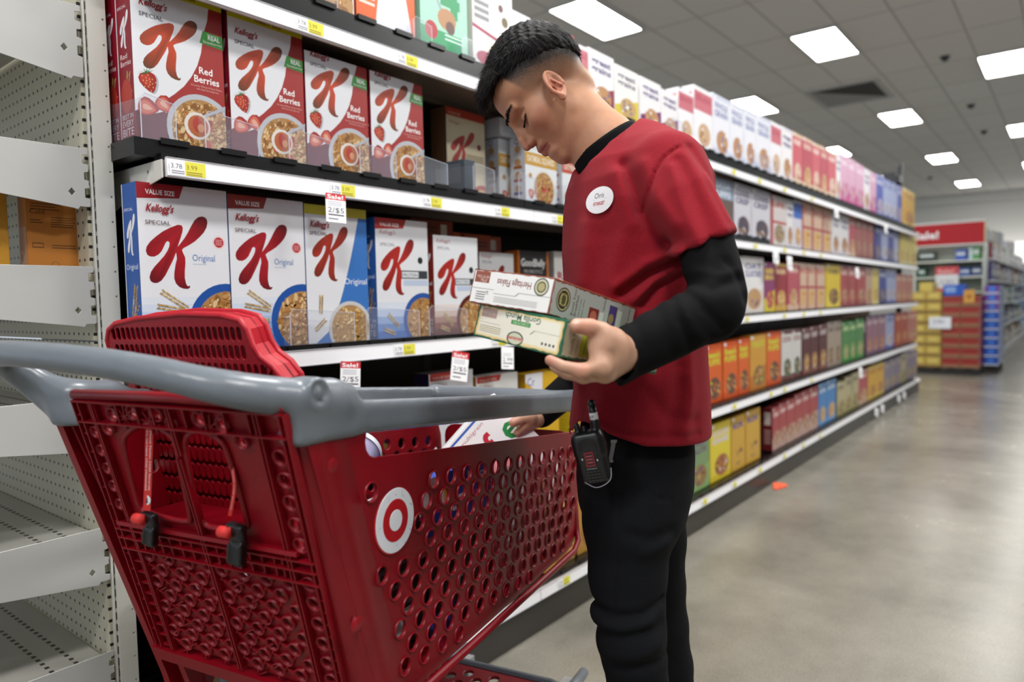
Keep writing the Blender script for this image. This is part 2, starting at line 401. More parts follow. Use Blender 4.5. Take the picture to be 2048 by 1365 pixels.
# air vent in the ceiling
t = tag(empty('ceiling_vent', (13.1, 3.05, CEIL)), 'square grey louvred air vent recessed between the ceiling lights', 'vent')
v = MB(); v.add([(-.58, -.48, -.002), (-.58, .48, -.002), (.58, -.48, -.002)], [[0, 1, 2]], '2c2b2b'); v.add([(-.58, .48, -.002), (.58, .48, -.002), (.58, -.48, -.002)], [[0, 1, 2]], 'a9a7a4')  # light put into the colour: pale half painted as lit, dark half as unlit
v.build('vent_grille', MATTE, t)
for i in range(20):
    y = -.46+i*.0485; s = MB(); s.box((-.57, y, -.012), (-.54+1.08*(.48-y)/.96, y+.012, -.003), '5a5857'); s.build('louvre', PAINT, t)
s = MB()
for lo, hi in (((-.66, -.56, -.014), (.66, -.48, 0)), ((-.66, .48, -.014), (.66, .56, 0)), ((-.66, -.48, -.014), (-.58, .48, 0)), ((.58, -.48, -.014), (.66, .48, 0))): s.box(lo, hi, 'c0beba')
s.build('vent_frame', PAINT, t)
for n, (px, py) in enumerate(((1890, 116), (1860, 356), (1942, 212), (1968, 264))):
    p = on_z(px, py, CEIL-.02); b = MB(); b.lathe([(0, -.05), (.03, -.045), (.05, -.02), (.06, 0), (.07, .02)], (0, 0, 0), (0, 0, 1), '3a3a3c', 14); o = b.build('ceiling_sensor', PLASTIC); o.location = p
    tag(o, ['small dark ceiling dome between the two nearest lights at right', 'larger dark ceiling dome high above the sale sign', 'faint sensor dot beyond the vent, nearer of the two', 'faint sensor dot beyond the vent, farther of the two'][n], 'sensor')

b = MB(); b.box((-2.2, -1.95, 0), (9.6, -1.55, 2.1), '5a5550', bev=.01); struct(b.build('unseen_shelf_back', MATTE))  # unseen shelf back behind the camera, added to darken the side fill light

# ---------------------------------------------------------------- cereal gondola: frame, shelves, rails
SZ = [('top', 1.81), ('second', 1.44), ('third', 1.035), ('fourth', .575), ('bottom', .155)]
BX0, BAY, NBAY = .70, 1.22, 7
XE = BX0+BAY*NBAY+.12
g = tag(empty('shelving_unit', (BX0, 1.94, 0)), 'long dark backed supermarket shelving run filled with cereal along the aisle', 'shelving')
MG = Matrix.Translation((-BX0, -1.94, 0))
b = MB(); b.box((BX0-.02, 1.94, .1), (XE, 1.97, 2.02), '15120f'); b.build('back_panel', PAINT, g, MG)
b = MB(); b.box((0, 0, 0), (XE-BX0+.15, .02, .105), '3a3733')
o = b.build('kick_plate', PAINT); o.location = (BX0-.03, 1.435, 0); tag(o, 'long dark brown-grey kick plate under the bottom cereal shelf', 'kick plate')
for k in range(NBAY+1):
    x = BX0+BAY*k; b = MB(); b.box((x-.018, 1.937, .0), (x+.018, 1.945, 2.08), '4a4540'); b.build('upright', PAINT, g, MG)
BAYN = ['nearest', 'second', 'third', 'fourth', 'fifth', 'sixth', 'farthest']
lab_bits = MB()
RAIL = mat('price_rail', .32, color='f3f3f6')
def shelf_parts(z, base=False):
    w = BAY-.004; d = .515; b = MB()
    b.box((0, .012, -.011), (w, d, -.004), '6a5f55'); b.box((0, .006, -.036), (w, .016, -.004), '9b958d'); b.box((0, .20, -.03), (w, .22, -.011), '5d544b')
    r = MB(); r.prism([(0, -.004, -.036), (0, .006, -.038), (0, .006, 0), (0, -.0005, .001)], (w, 0, 0), 'f3f3f6')
    l = MB(); l.box((.0, -.0052, -.0375), (w, -.003, -.0355), '8b8b90'); l.box((0, -.002, .0), (w, .004, .0015), 'b8b8bd')
    t = MB(); t.box((0, .02, -.004), (w, .05, .004 if base else .012), '0a0a0b'); t.box((0, .05, -.004), (w, d-.03, .0), '0c0b0b')
    for q in range(10): t.box((.03+q*.122, .016, .0), (.075+q*.122, .022, .01), '0c0c0d')
    return b, r, l, t
sp = shelf_parts(0); master = None
for n, (nm, z) in enumerate(SZ):
    for k in range(NBAY):
        if master is None:
            t = empty('shelf', (BX0+BAY*k, 1.42, z)); master = t
            kids = [sp[0].build('shelf_board', PAINT, t), sp[1].build('price_rail', RAIL, t), sp[2].build('rail_edge', PAINT, t), sp[3].build('front_stop', PLASTIC, t)]
        else:
            t = master.copy(); COL.objects.link(t); t.location = (BX0+BAY*k, 1.42, z)
            for c in kids: q = c.copy(); COL.objects.link(q); q.parent = t
        side = 'nearest the white end post' if k == 0 else ('at the far end of the run' if k == NBAY-1 else BAYN[k]+' bay from the white end post')
        tag(t, '%s shelf with a white price rail, %s' % (nm, side), 'shelf', 'metal shelves of the cereal run')
        # price tickets clipped in the rail
        rnd = random.Random(n*10+k)
        if k < 4:
            x = .004 if k == 0 else .1
            while x < BAY-.12:
                P = MB(); F = Face(P, (x, -.0042, -.034), (1, 0, 0), (0, .02, 1), .075, .031)
                F.k = 6; F.rect(0, 0, .45, 1, 'fafafa'); F.rect(.42, .06, 1, .96, 'e8e24a'); F.text('3.78', .04, .45, .010, '4a5a78', width=.30); F.text('3.99', .46, .45, .010, '8a7a20', width=.30); F.lines(.05, .4, .08, .35, 2, '9a9aa8', .3); F.lines(.46, .9, .08, .35, 2, 'a89a30', .3)
                P.build('price_ticket', MATTE, t); x += rnd.choice((.39, .58, .4, .31))
# black raised display trays standing on the shelves
TRAYZ = {0: (1.814, .064, NBAY), 1: (1.444, .036, 3)}
for n, (z0, hh, nb) in TRAYZ.items():
    for k in range(nb):
        x0 = BX0+BAY*k-(.045 if k == 0 else 0); b = MB(); b.box((x0, 1.455, z0), (BX0+BAY*(k+1)-.004, 1.92, z0+hh), '050506'); 
        for q in range(9): b.box((x0+.05+q*.13, 1.448, z0+hh-.008), (x0+.11+q*.13, 1.456, z0+hh+.004), '050505')
        o = b.build('display_tray', PLASTIC); tag(o, 'black raised display tray on the %s shelf, %s' % (SZ[n][0], 'at the white end post' if k == 0 else BAYN[k]+' bay from the end post'), 'display tray', 'black display trays')
# cantilever bracket seen at the open left end of each shelf, and at the gondola end
for n, (nm, z) in enumerate(SZ):
    V, Fc = plate([(0, -.004), (.47, -.004), (.47, -.13), (.40, -.135), (.12, -.06), (.05, -.048), (.0, -.04)], [circ(.06, -.022, .004, 8)], .003, .0006)
    b = MB(); b.add([(-.004+q[2], 1.425+q[0], z+q[1]) for q in V], Fc, 'dcdad2')
    o = b.build('shelf_bracket', PAINT); o.location = (BX0-.002, 0, 0); tag(o, 'pale metal bracket closing the left end of the %s shelf by the post' % nm, 'bracket', 'shelf end brackets')
b = MB()
b.tube(spline([(0, 0, 0), (.14, 0, 0), (.2, .05, 0), (.2, .4, 0)], 5), .017, 'f0f0f2', 8)
o = b.build('corner_bumper', PLASTIC); o.location = (XE-.05, 1.43, .125); tag(o, 'white rounded bumper rail at the far foot of the cereal run', 'bumper')
b = MB(); b.box((0, 0, 0), (.06, .05, 2.62), '1a1a1c'); b.box((-.16, -.005, 2.42), (.0, .055, 2.5), '1a1a1c'); b.box((-.02, .06, 2.1), (.05, .2, 2.56), '1f1f22'); b.box((-.02, -.005, 2.6), (.05, .035, 2.66), '303033')
o = b.build('aisle_sign_post', PLASTIC); o.location = (XE+.05, 1.62, 0); tag(o, 'black upright post standing at the far end of the cereal run', 'post')
# sale tags hanging from the rails
def sale_tag(x, z, w, h, label, tilt=8, sale=True, price='2/$5'):
    b = MB(); n = 6; V = []; 
    bend = lambda t: -.012*math.sin(t*1.5)
    F = Face(b, (0, 0, -h), (1, 0, 0), (0, 0, 1), w, h)
    F.rect(0, 0, 1, 1, 'f6f6f8')
    if sale: F.rect(0, .78, 1, 1, 'cf2f38'); F.text('Sale!', .08, .82, .010, 'ffffff', width=.8, bold=.03)
    F.lines(.12, .8, .56, .74, 3, 'b9b9c4', .22); F.text(price, .1, .34, .013, '3a3a44', width=.8); F.lines(.12, .9, .22, .30, 1, '55555f', .3); F.lines(.12, .6, .08, .16, 1, '8a8a94', .3)
    q = Face(b, (w, .0006, -h), (-1, 0, 0), (0, 0, 1), w, h); q.rect(0, 0, 1, 1, 'e9e9ee')
    b.box((0, .0001, -h), (w, .0005, 0), 'eeeeee')
    o = b.build('sale_tag', MATTE); o.location = (x, 1.408, z); o.rotation_euler = (math.radians(-6), math.radians(tilt), math.radians(-12)); tag(o, label, 'sale tag', 'sale tags')
sale_tag(1.072, 1.409, .052, .07, 'white sale tag with red top hanging under the red berry cereal boxes', 3)
sale_tag(1.10, 1.003, .054, .075, 'white sale tag with red top hanging just above the cart seat', 6)
sale_tag(1.50, 1.003, .060, .085, 'curled sale tag with red top hanging left of the held boxes', 12)
sale_tag(1.722, 1.0, .05, .07, 'plain white shelf tag hanging under the held boxes', 6, False, '2.99')
for n, (px, py, row) in enumerate(((1573, 512, 'second'), (1545, 498, 'second'), (1668, 412, 'top'), (1768, 448, 'top'), (1710, 535, 'second'), (1717, 735, 'fourth'))):
    p = on_y(px, py, 1.41); sale_tag(p[0], p[2], .06, .085, 'white hanging tag on the %s shelf rail, %s' % (row, ['in front of the white and red boxes', 'leaning beside another tag near the raised elbow', 'below the pink boxes', 'below the blue boxes far along', 'above the yellow box', 'beside the maroon boxes far along'][n]), 4, False, '2.99')
for n, (px, py) in enumerate(((1750, 820), (1762, 815), (1795, 795), (1806, 790))):
    p = on_y(px, py, 1.41); sale_tag(p[0], .118, .07, .07, '%s white tag along the base rail far down the aisle' % ['first', 'second', 'third', 'fourth'][n], 20, False, '1.99')

# ---------------------------------------------------------------- bare end shelves at the left: post, pegboard, brackets
PX, PY = .622, 1.56
BONE = 'cfcfc6'
pt = tag(empty('end_post', (PX+.017, PY+.02, 0)), 'cream slotted steel post between the bare end shelves and the cereal', 'post')
V, Fc = plate([(0, 0), (.036, 0), (.036, 2.2), (0, 2.2)], [circ(.030, .3+.051*i, .0022, 6) for i in range(34)], .002, .0004)
b = MB(); b.add([(PX+q[0], PY+q[2], q[1]) for q in V], Fc, BONE); b.box((PX, PY+.002, 0), (PX+.036, PY+.34, 2.2), BONE, bev=.002)
b.build('post_face', PAINT, pt, Matrix.Translation((-PX-.017, -PY-.02, 0)))
b = MB()
for i in range(86):
    z = .1+i*.0245; b.box((PX-.003, PY+.003, z), (PX-.0005, PY+.007, z+.015), '3a3833')
b.box((PX-.006, PY+.009, 0), (PX-.0005, PY+.02, 2.2), 'b9b8ae'); b.box((PX-.008, PY+.0, 0), (PX-.004, PY+.0025, 2.2), BONE)
b.build('slot_strip', PAINT, pt, Matrix.Translation((-PX-.017, -PY-.02, 0)))
pm = bpy.data.materials.new('pegboard'); pm.use_nodes = True; nt = pm.node_tree; b_ = nt.nodes['Principled BSDF']; b_.inputs['Roughness'].default_value = .6
tc = nt.nodes.new('ShaderNodeTexCoord'); sx = nt.nodes.new('ShaderNodeSeparateXYZ'); nt.links.new(tc.outputs['Object'], sx.inputs[0])
def frac(s, sc, off=0):
    a = nt.nodes.new('ShaderNodeMath'); a.operation = 'MULTIPLY_ADD'; a.inputs[1].default_value = sc; a.inputs[2].default_value = off; nt.links.new(s, a.inputs[0])
    f = nt.nodes.new('ShaderNodeMath'); f.operation = 'FRACT'; nt.links.new(a.outputs[0], f.inputs[0])
    c = nt.nodes.new('ShaderNodeMath'); c.operation = 'SUBTRACT'; c.inputs[1].default_value = .5; nt.links.new(f.outputs[0], c.inputs[0])
    q = nt.nodes.new('ShaderNodeMath'); q.operation = 'MULTIPLY'; nt.links.new(c.outputs[0], q.inputs[0]); nt.links.new(c.outputs[0], q.inputs[1]); return q.outputs[0]
ad = nt.nodes.new('ShaderNodeMath'); ad.operation = 'ADD'; nt.links.new(frac(sx.outputs[1], 39.37), ad.inputs[0]); nt.links.new(frac(sx.outputs[2], 39.37), ad.inputs[1])
lt = nt.nodes.new('ShaderNodeMath'); lt.operation = 'LESS_THAN'; lt.inputs[1].default_value = .018; nt.links.new(ad.outputs[0], lt.inputs[0])
mx = nt.nodes.new('ShaderNodeMixRGB'); mx.inputs[1].default_value = (*lin('c2bda8'), 1); mx.inputs[2].default_value = (*lin('1a1712'), 1)
nt.links.new(lt.outputs[0], mx.inputs[0]); nt.links.new(mx.outputs[0], b_.inputs['Base Color'])
EW = .88
for n, (z0, z1) in enumerate(((.02, 1.075), (1.078, 2.2))):
    b = MB(); b.box((-.006, .012, 0), (.0, EW+.012, z1-z0), 'c2bda8')
    o = b.build('pegboard_panel', pm); o.location = (PX-.006, PY, z0); tag(o, '%s cream pegboard back panel behind the bare end shelves' % ('lower', 'upper')[n], 'pegboard')
tops = [(1.743, 1.60), (1.463, 1.345), (1.228, 1.11), (.965, .855), (.694, .580), (.432, .31)]
ends = ['top', 'second', 'third', 'fourth', 'fifth', 'lowest']
for n, (zt, zb) in enumerate(tops):
    t = tag(empty('end_shelf', (PX-.008, PY, zt)), '%s bare cream metal shelf of the empty end bay at left' % ends[n], 'shelf', 'bare shelves of the end bay')
    h = zt-zb; D = .47; xs = -D
    out = [(xs, 0), (-.004, 0), (-.004, -.012), (-.014, -.014), (-.014, -.030), (-.004, -.032), (-.004, -.046), (-.012, -.048), (-.012, -.062), (-.004, -.064), (-.004, -.078), (-.012, -.080), (-.012, -.098), (-.003, -.1), (-.003, -h+.004), (-.006, -h+.002), (-.022, -h+.002), (-.026, -h-.004), (-.034, -h-.002), (xs+.02, -h*.55), (xs, -h*.5)]
    V, Fc = plate(out, [circ(-.036, -.088, .0062, 4, .0075)], .0025, .0005)
    for yy, nmb in ((0, 'bracket'), (EW, 'bracket')):
        b = MB(); b.add([(q[0], yy-q[2], q[1]) for q in V], [f[::-1] for f in Fc], 'b9bab6'); b.build(nmb, PAINT, t)
    b = MB(); y0, y1 = .004, EW-.004
    b.box((xs, y0, -.028), (-.01, y1, -.022), 'bdbbb2'); b.box((xs-.003, y0, -.05), (xs, y1, -.0), 'c4c3bb')
    for r in range(2):
        for q in range(34): b.box((-.06-r*.045, y0+.02+q*.025, -.0222), (-.052-r*.045, y0+.03+q*.025, -.0215), '3a3630')
    b.build('shelf_deck', PAINT, t)
# two orange-brown cartons left on the third end shelf
def kraft(x, y, w, d, h, label, col, words):
    b = MB(); b.box((0, 0, 0), (w, d, h), col, bev=.0015)
    F = Face(b, (0, 0, 0), (1, 0, 0), (0, 0, 1), w, h); F.k = 6; r = random.Random(3)
    for tx, x0, y0, hh in words: F.text(tx, x0, y0, hh, '33210f')
    F.lines(.45, .95, .62, .76, 5, '4a2f14', .16, r); F.lines(.45, .9, .36, .42, 2, '4a2f14', .16, r); F.lines(.08, .32, .66, .72, 2, '4a2f14', .16, r); F.lines(.1, .7, .82, .92, 3, '4a2f14', .14, r)
    F.disc(.5, .16, .075, '4a2f14'); F.disc(.5, .16, .068, col)
    F.poly([(.10, .37), (.30, .37), (.30, .43), (.10, .43)], '4a2f14'); F.poly([(.11, .38), (.29, .38), (.29, .42), (.11, .42)], col)
    G = Face(b, (0, d, 0), (0, -1, 0), (0, 0, 1), d, h); G.k = 6; G.rect(0, 0, 1, .62, 'c79a78'); G.disc(.3, .25, .3, 'e0b8a8', asp=1.2); G.disc(.3, .25, .2, 'c79a78', asp=1.2)
    o = b.build('kraft_carton', MATTE); o.location = (x, y, 1.206); tag(o, label, 'carton')
kraft(.518, PY+.07, .098, .04, .165, 'orange-brown carton reading Cold on the third end shelf, nearer the post', 'b87428', [('Cold', .08, .78, .010)])
kraft(.345, PY+.075, .145, .04, .17, 'golden-brown printed carton cut by the left frame edge', 'c08a22', [('Single', .05, .9, .010), ('Difference', .05, .82, .010)])

# ---------------------------------------------------------------- carton artwork
def arr(P, x0, y0, x1, y1):
    return [((x-x0)/(x1-x0), (y1-y)/(y1-y0)) for x, y in P]
K1 = arr([(516,361),(492,360),(450,378),(400,405),(358,437),(322,470),(300,500),(294,525),(302,548),(318,557),(342,557),(366,545),(386,525),(402,495),(416,468),(428,461),(438,470),(434,495),(422,520),(400,552),(372,583),(340,617),(318,648),(308,680),(314,702),(330,712),(352,713),(376,700),(402,668),(430,618),(456,570),(474,528),(490,482),(508,436),(520,400),(524,376)], 295, 297, 684, 748)
K2 = arr([(650,297),(670,302),(682,315),(684,335),(676,365),(658,395),(630,425),(596,455),(560,478),(524,498),(512,510),(518,528),(530,555),(530,590),(524,640),(522,680),(528,715),(538,732),(553,727),(552,740),(538,748),(512,746),(486,736),(466,715),(456,685),(458,650),(468,600),(478,565),(476,535),(470,518),(480,500),(502,475),(530,440),(556,400),(578,360),(600,325),(624,304)], 295, 297, 684, 748)
def big_k(F, x0, y0, x1, y1, mid, end):
    m, e = lin(mid), lin(end)
    def gr(x, y):
        t = min(1, (((y-y0)/(y1-y0)-.52)**2*3.4+((x-x0)/(x1-x0)-.5)**2*2.2)); t = t*t*(3-2*t); return tuple((m[i]*(1-t)+e[i]*t) for i in range(3))
    for K in (K1, K2):
        F.k += 1; pts = [(x0+x*(x1-x0), y0+y*(y1-y0)) for x, y in K]
        F.mb.add([F.P(x, y) for x, y in pts], [list(range(len(pts)))], [gr(x, y) for x, y in pts], F.mi)
def cereal_bowl(F, cx, cy, r, ring, seed, red=0, n=110, inner=.8, cols=('c9965a', 'dbb27c', 'a87238', 'b98548', 'e2c391', '8d5c2c')):
    q = F.w/F.h; F.disc(cx, cy, r, ring, 36); F.disc(cx, cy, r*inner, 'b58a55', 36); rd = random.Random(seed); kb = F.k
    for i in range(n):
        F.k = kb+(i*3) % 45
        a = rd.random()*6.28; d = math.sqrt(rd.random())*r*inner*.93; s = r*(.04+.055*rd.random())*1.3
        x, y = cx+d*math.cos(a), cy+d*math.sin(a)*q
        if x > 1 or y < 0: continue
        a0 = rd.random()*3.1; F.disc(x+.006, y-.006, s*1.05, '946632', 6, asp=.6, a0=a0); F.disc(x, y, s, rd.choice(cols), 7, asp=.55, a0=a0)
        if i % 3 == 0: F.disc(x-.003, y+.003, s*.5, 'ecd3a2', 5, asp=.45, a0=a0)
    F.k = kb+50
    for i in range(red):
        a = rd.random()*6.28; d = rd.random()*r*.5; F.disc(cx+d*math.cos(a), cy+d*math.sin(a)*q, r*.13, rd.choice(('b2402c', 'c8523c', '9c2f22')), 9, asp=.7, a0=a)
def wheat(F, x, y, L, a, seed, c='c9ab73', n=12, r=.022):
    rd = random.Random(seed); q = F.w/F.h
    for i in range(n):
        t = i/n*L; 
        for sg in (-1, 1):
            F.disc(x+math.cos(a)*t+math.cos(a+1.57*sg)*r*.8, y+(math.sin(a)*t+math.sin(a+1.57*sg)*r*.8)*q, r, rd.choice((c, 'b8965a', 'dcc592', 'a08250')), 6, asp=.42, a0=a+.45*sg)
def berry(F, x, y, s, a=0., cut=False):
    q = F.w/F.h; ca, sa = math.cos(a), math.sin(a)
    def tr(P): return [(x+s*(px*ca-py*sa), y+s*(px*sa+py*ca)*q) for px, py in P]
    body = [(0, -1.25), (.35, -1.0), (.75, -.45), (.98, .1), (.95, .6), (.6, .92), (0, 1.0), (-.6, .92), (-.95, .6), (-.98, .1), (-.75, -.45), (-.35, -1.0)]
    F.poly(tr([(px+.18, py-.16) for px, py in body]), 'b9bfc8' if not cut else '9a3038'); F.poly(tr(body), 'a8281f' if not cut else 'b83c2e')
    if cut:
        F.poly(tr([(px*.78, py*.78) for px, py in body]), 'd8705a'); F.poly(tr([(px*.35, py*.5) for px, py in body]), 'e8b09a')
    else:
        F.poly(tr([(px*.6-.2, py*.6+.2) for px, py in body]), 'c43d2c')
        for i in range(16):
            t = i*2.4; r_ = .2+.05*i; F.disc(*tr([(r_*math.cos(t)*.9, r_*math.sin(t)-.05)])[0], s*.07, 'e2b070', 5, asp=1.4)
        for k in range(7):
            t = math.radians(20+k*25); F.poly(tr([(-.1, .8), (.12, .85), (1.0*math.cos(t)+.1, .85+.6*math.sin(t)), (.0, .95)]), ('2f6a2c', '4c8a40', '3c7a34')[k % 3])
def curve_split(F, x0, x1, col, y0=0, y1=1., pw=1.7):
    P = [(x1, y1)]; 
    for i in range(13):
        t = i/12; P.append((x0+(x1-x0)*((1-t)**pw) if False else x0+(x1-x0)*(1-t**.6 if False else (1-t)**.55), y1-(y1-y0)*t))
    P += [(1, y0), (1, y1)]; F.poly(P, col)
def k_box(name, w, h, d, kind, seed=0, scale_k=1.):
    """carton with a large brush-drawn K; front looks to -y, base at z=0"""
    b = MB()
    side = dict(red='8d1026', orig='2457a6', orig2='2457a6', prot='2a62b0', protc='8a2a20', cream='7a5a40')[kind]
    b.box((0, 0, 0), (w, d, h), 'f0f0f2' if kind != 'cream' else 'd9ccb0', bev=.0008)
    F = Face(b, (0, 0, 0), (1, 0, 0), (0, 0, 1), w, h); F.k = 6
    base = 'eef0f4' if kind != 'cream' else 'dccfae'; F.rect(0, 0, 1, 1, base)
    if kind == 'red':
        F.h = .318; F.vmax = h/.318
        cv = [(.86, 1.0), (.83, .86), (.78, .77), (.74, .63), (.69, .54), (.62, .46), (.53, .385), (.42, .32), (.34, .28), (.30, .0), (1, 0), (1, 1)]
        F.poly(cv, 'a8332f'); F.poly([(0, 0), (.5, 0), (.4, .17), (.3, .195), (.2, .17), (.1, .20), (0, .165)], '6d2030')
        big_k(F, .08, .415, .71, .83, 'cc4826', '6a3a1c')
        F.poly([(.73, .70), (.77, .785), (1, .775), (1, .69)], '3f9a3a'); F.text('MADE WITH', .82, .765, .003, 'e0f4d8', width=.13); F.text('REAL', .83, .735, .010, 'ffffff', width=.14, bold=.03); F.text('Strawberries', .77, .708, .006, 'ffffff', width=.22)
        F.text('Red', .71, .495, .015, 'ffffff', width=.155, bold=.02); F.text('Berries', .65, .435, .015, 'ffffff', width=.29, bold=.02)
        F.text('Crunchy Wheat & Rice Flakes', .61, .405, .004, 'e8b8b0', width=.36); F.text('with Real Strawberries', .67, .385, .004, 'e8b8b0', width=.26)
        berry(F, .15, .365, .095, .35); berry(F, .30, .24, .085, .9, True); berry(F, .12, .20, .09, 1.4, True)
        cereal_bowl(F, .72, .11, .40, 'c2c6ce', seed, 7, 300, .86); F.disc(.66, .14, .15, 'e6e0d8', 20); F.disc(.67, .14, .12, 'b8683e', 16); F.disc(.66, .15, .055, 'b8463c', 12, asp=1.5); F.disc(.70, .13, .04, 'dba078', 9, asp=1.2)
        F.poly([(.74, .22), (.78, .235), (1, .31), (1, .28), (.78, .215), (.75, .20)], 'b8bcc4')
        F.text("Kellogg's", .08, .838, .014, 'a01c28', width=.30, shear=.35, bold=.03); F.text('SPECIAL', .08, .768, .0085, '3a3a45', width=.25)
    elif kind in ('orig', 'orig2'):
        if kind == 'orig':
            for i in range(8): F.rect(0, i*.042, 1, i*.042+.043, ['3f6fc0', '5580c8', '7398d2', '93b0dc', 'aec4e6', 'c6d5ee', 'd8e2f3', 'e6ecf6'][i])
            F.poly([(0, 1), (.50, 1), (.45, .925), (0, .905)], 'a8222c' if seed != 2 else '9c3a30'); F.text('VALUE SIZE', .09, .935, .010, 'ffffff', width=.31, bold=.03)
            F.disc(.885, .675, .075, 'f4dcdc', 24); F.disc(.885, .675, .058, 'bb2430', 24); F.lines(.845, .925, .655, .695, 4, 'e8b0b4', .2)
            big_k(F, .07, .385, .76, .83, 'b31a26', '6b0f1a'); F.text('Original', .57, .555, .015, '4a7cc0', width=.26); F.lines(.57, .73, .532, .54, 1, 'a9bfe0', .2)
            cereal_bowl(F, .95, .17, .45, '1f56a8', seed, 0, 330, .80)
            wheat(F, .48, .27, .34, 2.55, 4); wheat(F, .48, .25, .34, 2.95, 5); wheat(F, .46, .18, .28, 3.2, 6); wheat(F, .30, .14, .2, 2.2, 7); wheat(F, .36, .04, .25, 2.6, 8); wheat(F, .2, .02, .15, 1.9, 9)
        else:
            F.rect(0, .93, 1, 1, 'd2c936'); curve_split(F, .12, .86, '3d7ac8', .0, .93)
            big_k(F, .10, .45, .68, .86, 'b8301f', '7a2c1e'); F.text('Original', .60, .43, .016, 'ffffff', width=.38)
            cereal_bowl(F, .68, .10, .36, 'd2d2d0', seed, 0, 110, .86, ('d8b46a', 'ecd39a', 'c9a055', 'b98c45')); wheat(F, .2, .22, .24, 1.5, 8); wheat(F, .12, .1, .2, .7, 9)
        F.text("Kellogg's", .08, .835 if kind == 'orig' else .84, .016, 'a01c28', width=.30, shear=.35, bold=.03); F.text('SPECIAL', .07, .760 if kind == 'orig' else .785, .009, '5a3038', width=.27)
    elif kind in ('prot', 'protc'):
        low = ['4a78c4', '6f96d2', '9ab5e0', 'c2d2ec', 'e0e8f4'] if kind == 'prot' else ['6b3024', '8a5040', 'b38a78', 'd5bfb2', 'eadfd8']
        for i in range(5): F.rect(0, i*.06, 1, i*.06+.062, low[i])
        if kind == 'prot': F.poly([(0, 1), (.58, 1), (.52, .925), (0, .905)], 'b8302a'); F.text('VALUE SIZE', .08, .935, .009, 'ffffff', width=.36, bold=.03)
        big_k(F, .08, .36, .72, .84, 'c22a20', '7d1a18'); F.disc(.84, .66, .05, '23272e', 16)
        F.rect(.46, .50, .98, .57, '3b4148'); F.rect(.475, .51, .80, .56, 'e8ecf2'); F.text('PROTEIN', .49, .518, .010, '3b4148', width=.29); F.rect(.5, .44, .98, .49, 'c6d4ea'); F.text("Kellogg's", .07, .87 if kind == 'prot' else .93, .011, 'a8242e', width=.30, shear=.35); F.text('SPECIAL', .08, .77 if kind == 'prot' else .86, .009, '77777f', width=.28)
        cereal_bowl(F, .88, .14, .40, '2c58a8' if kind == 'prot' else '5a1c18', seed, 0, 110, .82); wheat(F, .38, .1, .26, 2.4, 4); wheat(F, .3, .04, .2, 2.8, 4)
    else:
        F.rect(0, .91, 1, 1, 'b8402e'); F.text('VALUE SIZE', .06, .93, .008, 'f0d0c0', width=.3); big_k(F, .10, .34, .72, .78, 'b82c22', 'a03028')
        F.lines(.5, .95, .44, .52, 3, '8a7a5a', .25); F.disc(.84, .62, .055, '8a2a22', 14); F.disc(.9, -.02, .32, 'b84a2c', 24); F.disc(.9, -.02, .24, 'd8b078', 24); F.text("Kellogg's", .07, .83, .010, 'a8242e', width=.28, shear=.35)
    S = Face(b, (0, d, 0), (0, -1, 0), (0, 0, 1), d, h); S.k = 6; S.rect(0, 0, 1, 1, side)
    if kind != 'cream':
        for K in (K1, K2): S.poly([(.22+x*.6, .58+y*.24) for x, y in K], 'f0eef2')
        S.text('SPECIAL', .1, .84, .006, 'e8e8f0', width=.6)
        if kind == 'red': S.text('Red', .18, .52, .011, 'f4e8ea', width=.45); S.text('Berries', .18, .475, .011, 'f4e8ea', width=.68)
        else: S.text('Original', .1, .50, .012, 'dfe8f6', width=.78)
        wheat(S, .45, .24, 1.0, 1.3, 3, 'c9a050', 8, .10); wheat(S, .4, .20, .8, .9, 4, 'b98e40', 5, .08)
        if kind == 'red': S.disc(.5, .28, .38, 'b4382c', 14, asp=1.4)
        for i, (tx, y) in enumerate((('BEST IN', .135), ('EVERY', .085), ('BITE', .025))): S.text(tx, .14, y, .010+.003*i, 'e8dfe6', width=.74)
        S.rect(0, 0, .05, 1, 'e8e8ee')
    if kind == 'red' and h > .3: F.rect(0, .94, 1, 1, 'd8d422'); F.text('FAMILY SIZE', .34, .957, .009, '8a4a1a', width=.36, bold=.04)
    o = b.build(name, PRINT); return o
def put(o, x, y, z, label, cat='cereal box', group=None, rz=0., copy=False, rx=0.):
    if copy: o = o.copy(); COL.objects.link(o)
    o.location = (x, y, z); o.rotation_euler = (rx, 0, rz); tag(o, label, cat, group); return o
NM = 'cereal_box'
G1 = 'strawberry flake cereal boxes on the second shelf'
y0 = 1.478; ra = k_box(NM, .193, .310, .065, 'red', 3)
put(ra, .671, y0, 1.483, 'large red and white strawberry cereal box, leftmost at the white post', group=G1)
put(ra, .878, y0, 1.483, 'yellow-topped family size strawberry cereal box, second from the white post', group=G1, copy=True)
rb = k_box(NM, .193, .277, .065, 'red', 4)
put(rb, 1.077, y0, 1.483, 'third strawberry cereal box from the post, plain white top', group=G1)
put(rb, 1.281, y0, 1.483, 'fourth strawberry cereal box, beside the gap on the second shelf', group=G1, copy=True)
put(ra, .671, 1.545, 1.483, 'shadowed dark red cereal box close behind the leftmost strawberry one', group=G1, copy=True)
for x, lb in ((.878, 'second'), ): put(ra, x, 1.545, 1.483, 'dark red box behind the second strawberry cereal box', group=G1, copy=True)
kc = k_box(NM, .19, .29, .07, 'cream', 5); put(kc, 1.70, 1.60, 1.483, 'cream cereal box with a red letter K and red top band, set back')
kd = kc; put(kd, 1.45, 1.66, 1.483, 'brown shaded cereal box standing behind the gap', copy=True)
G2 = 'blue and white flake cereal boxes on the third shelf'
oa = k_box(NM, .193, .350, .065, 'orig', 1); put(oa, .665, y0, 1.046, 'blue and white flake cereal box with value size banner, leftmost beside post', group=G2)
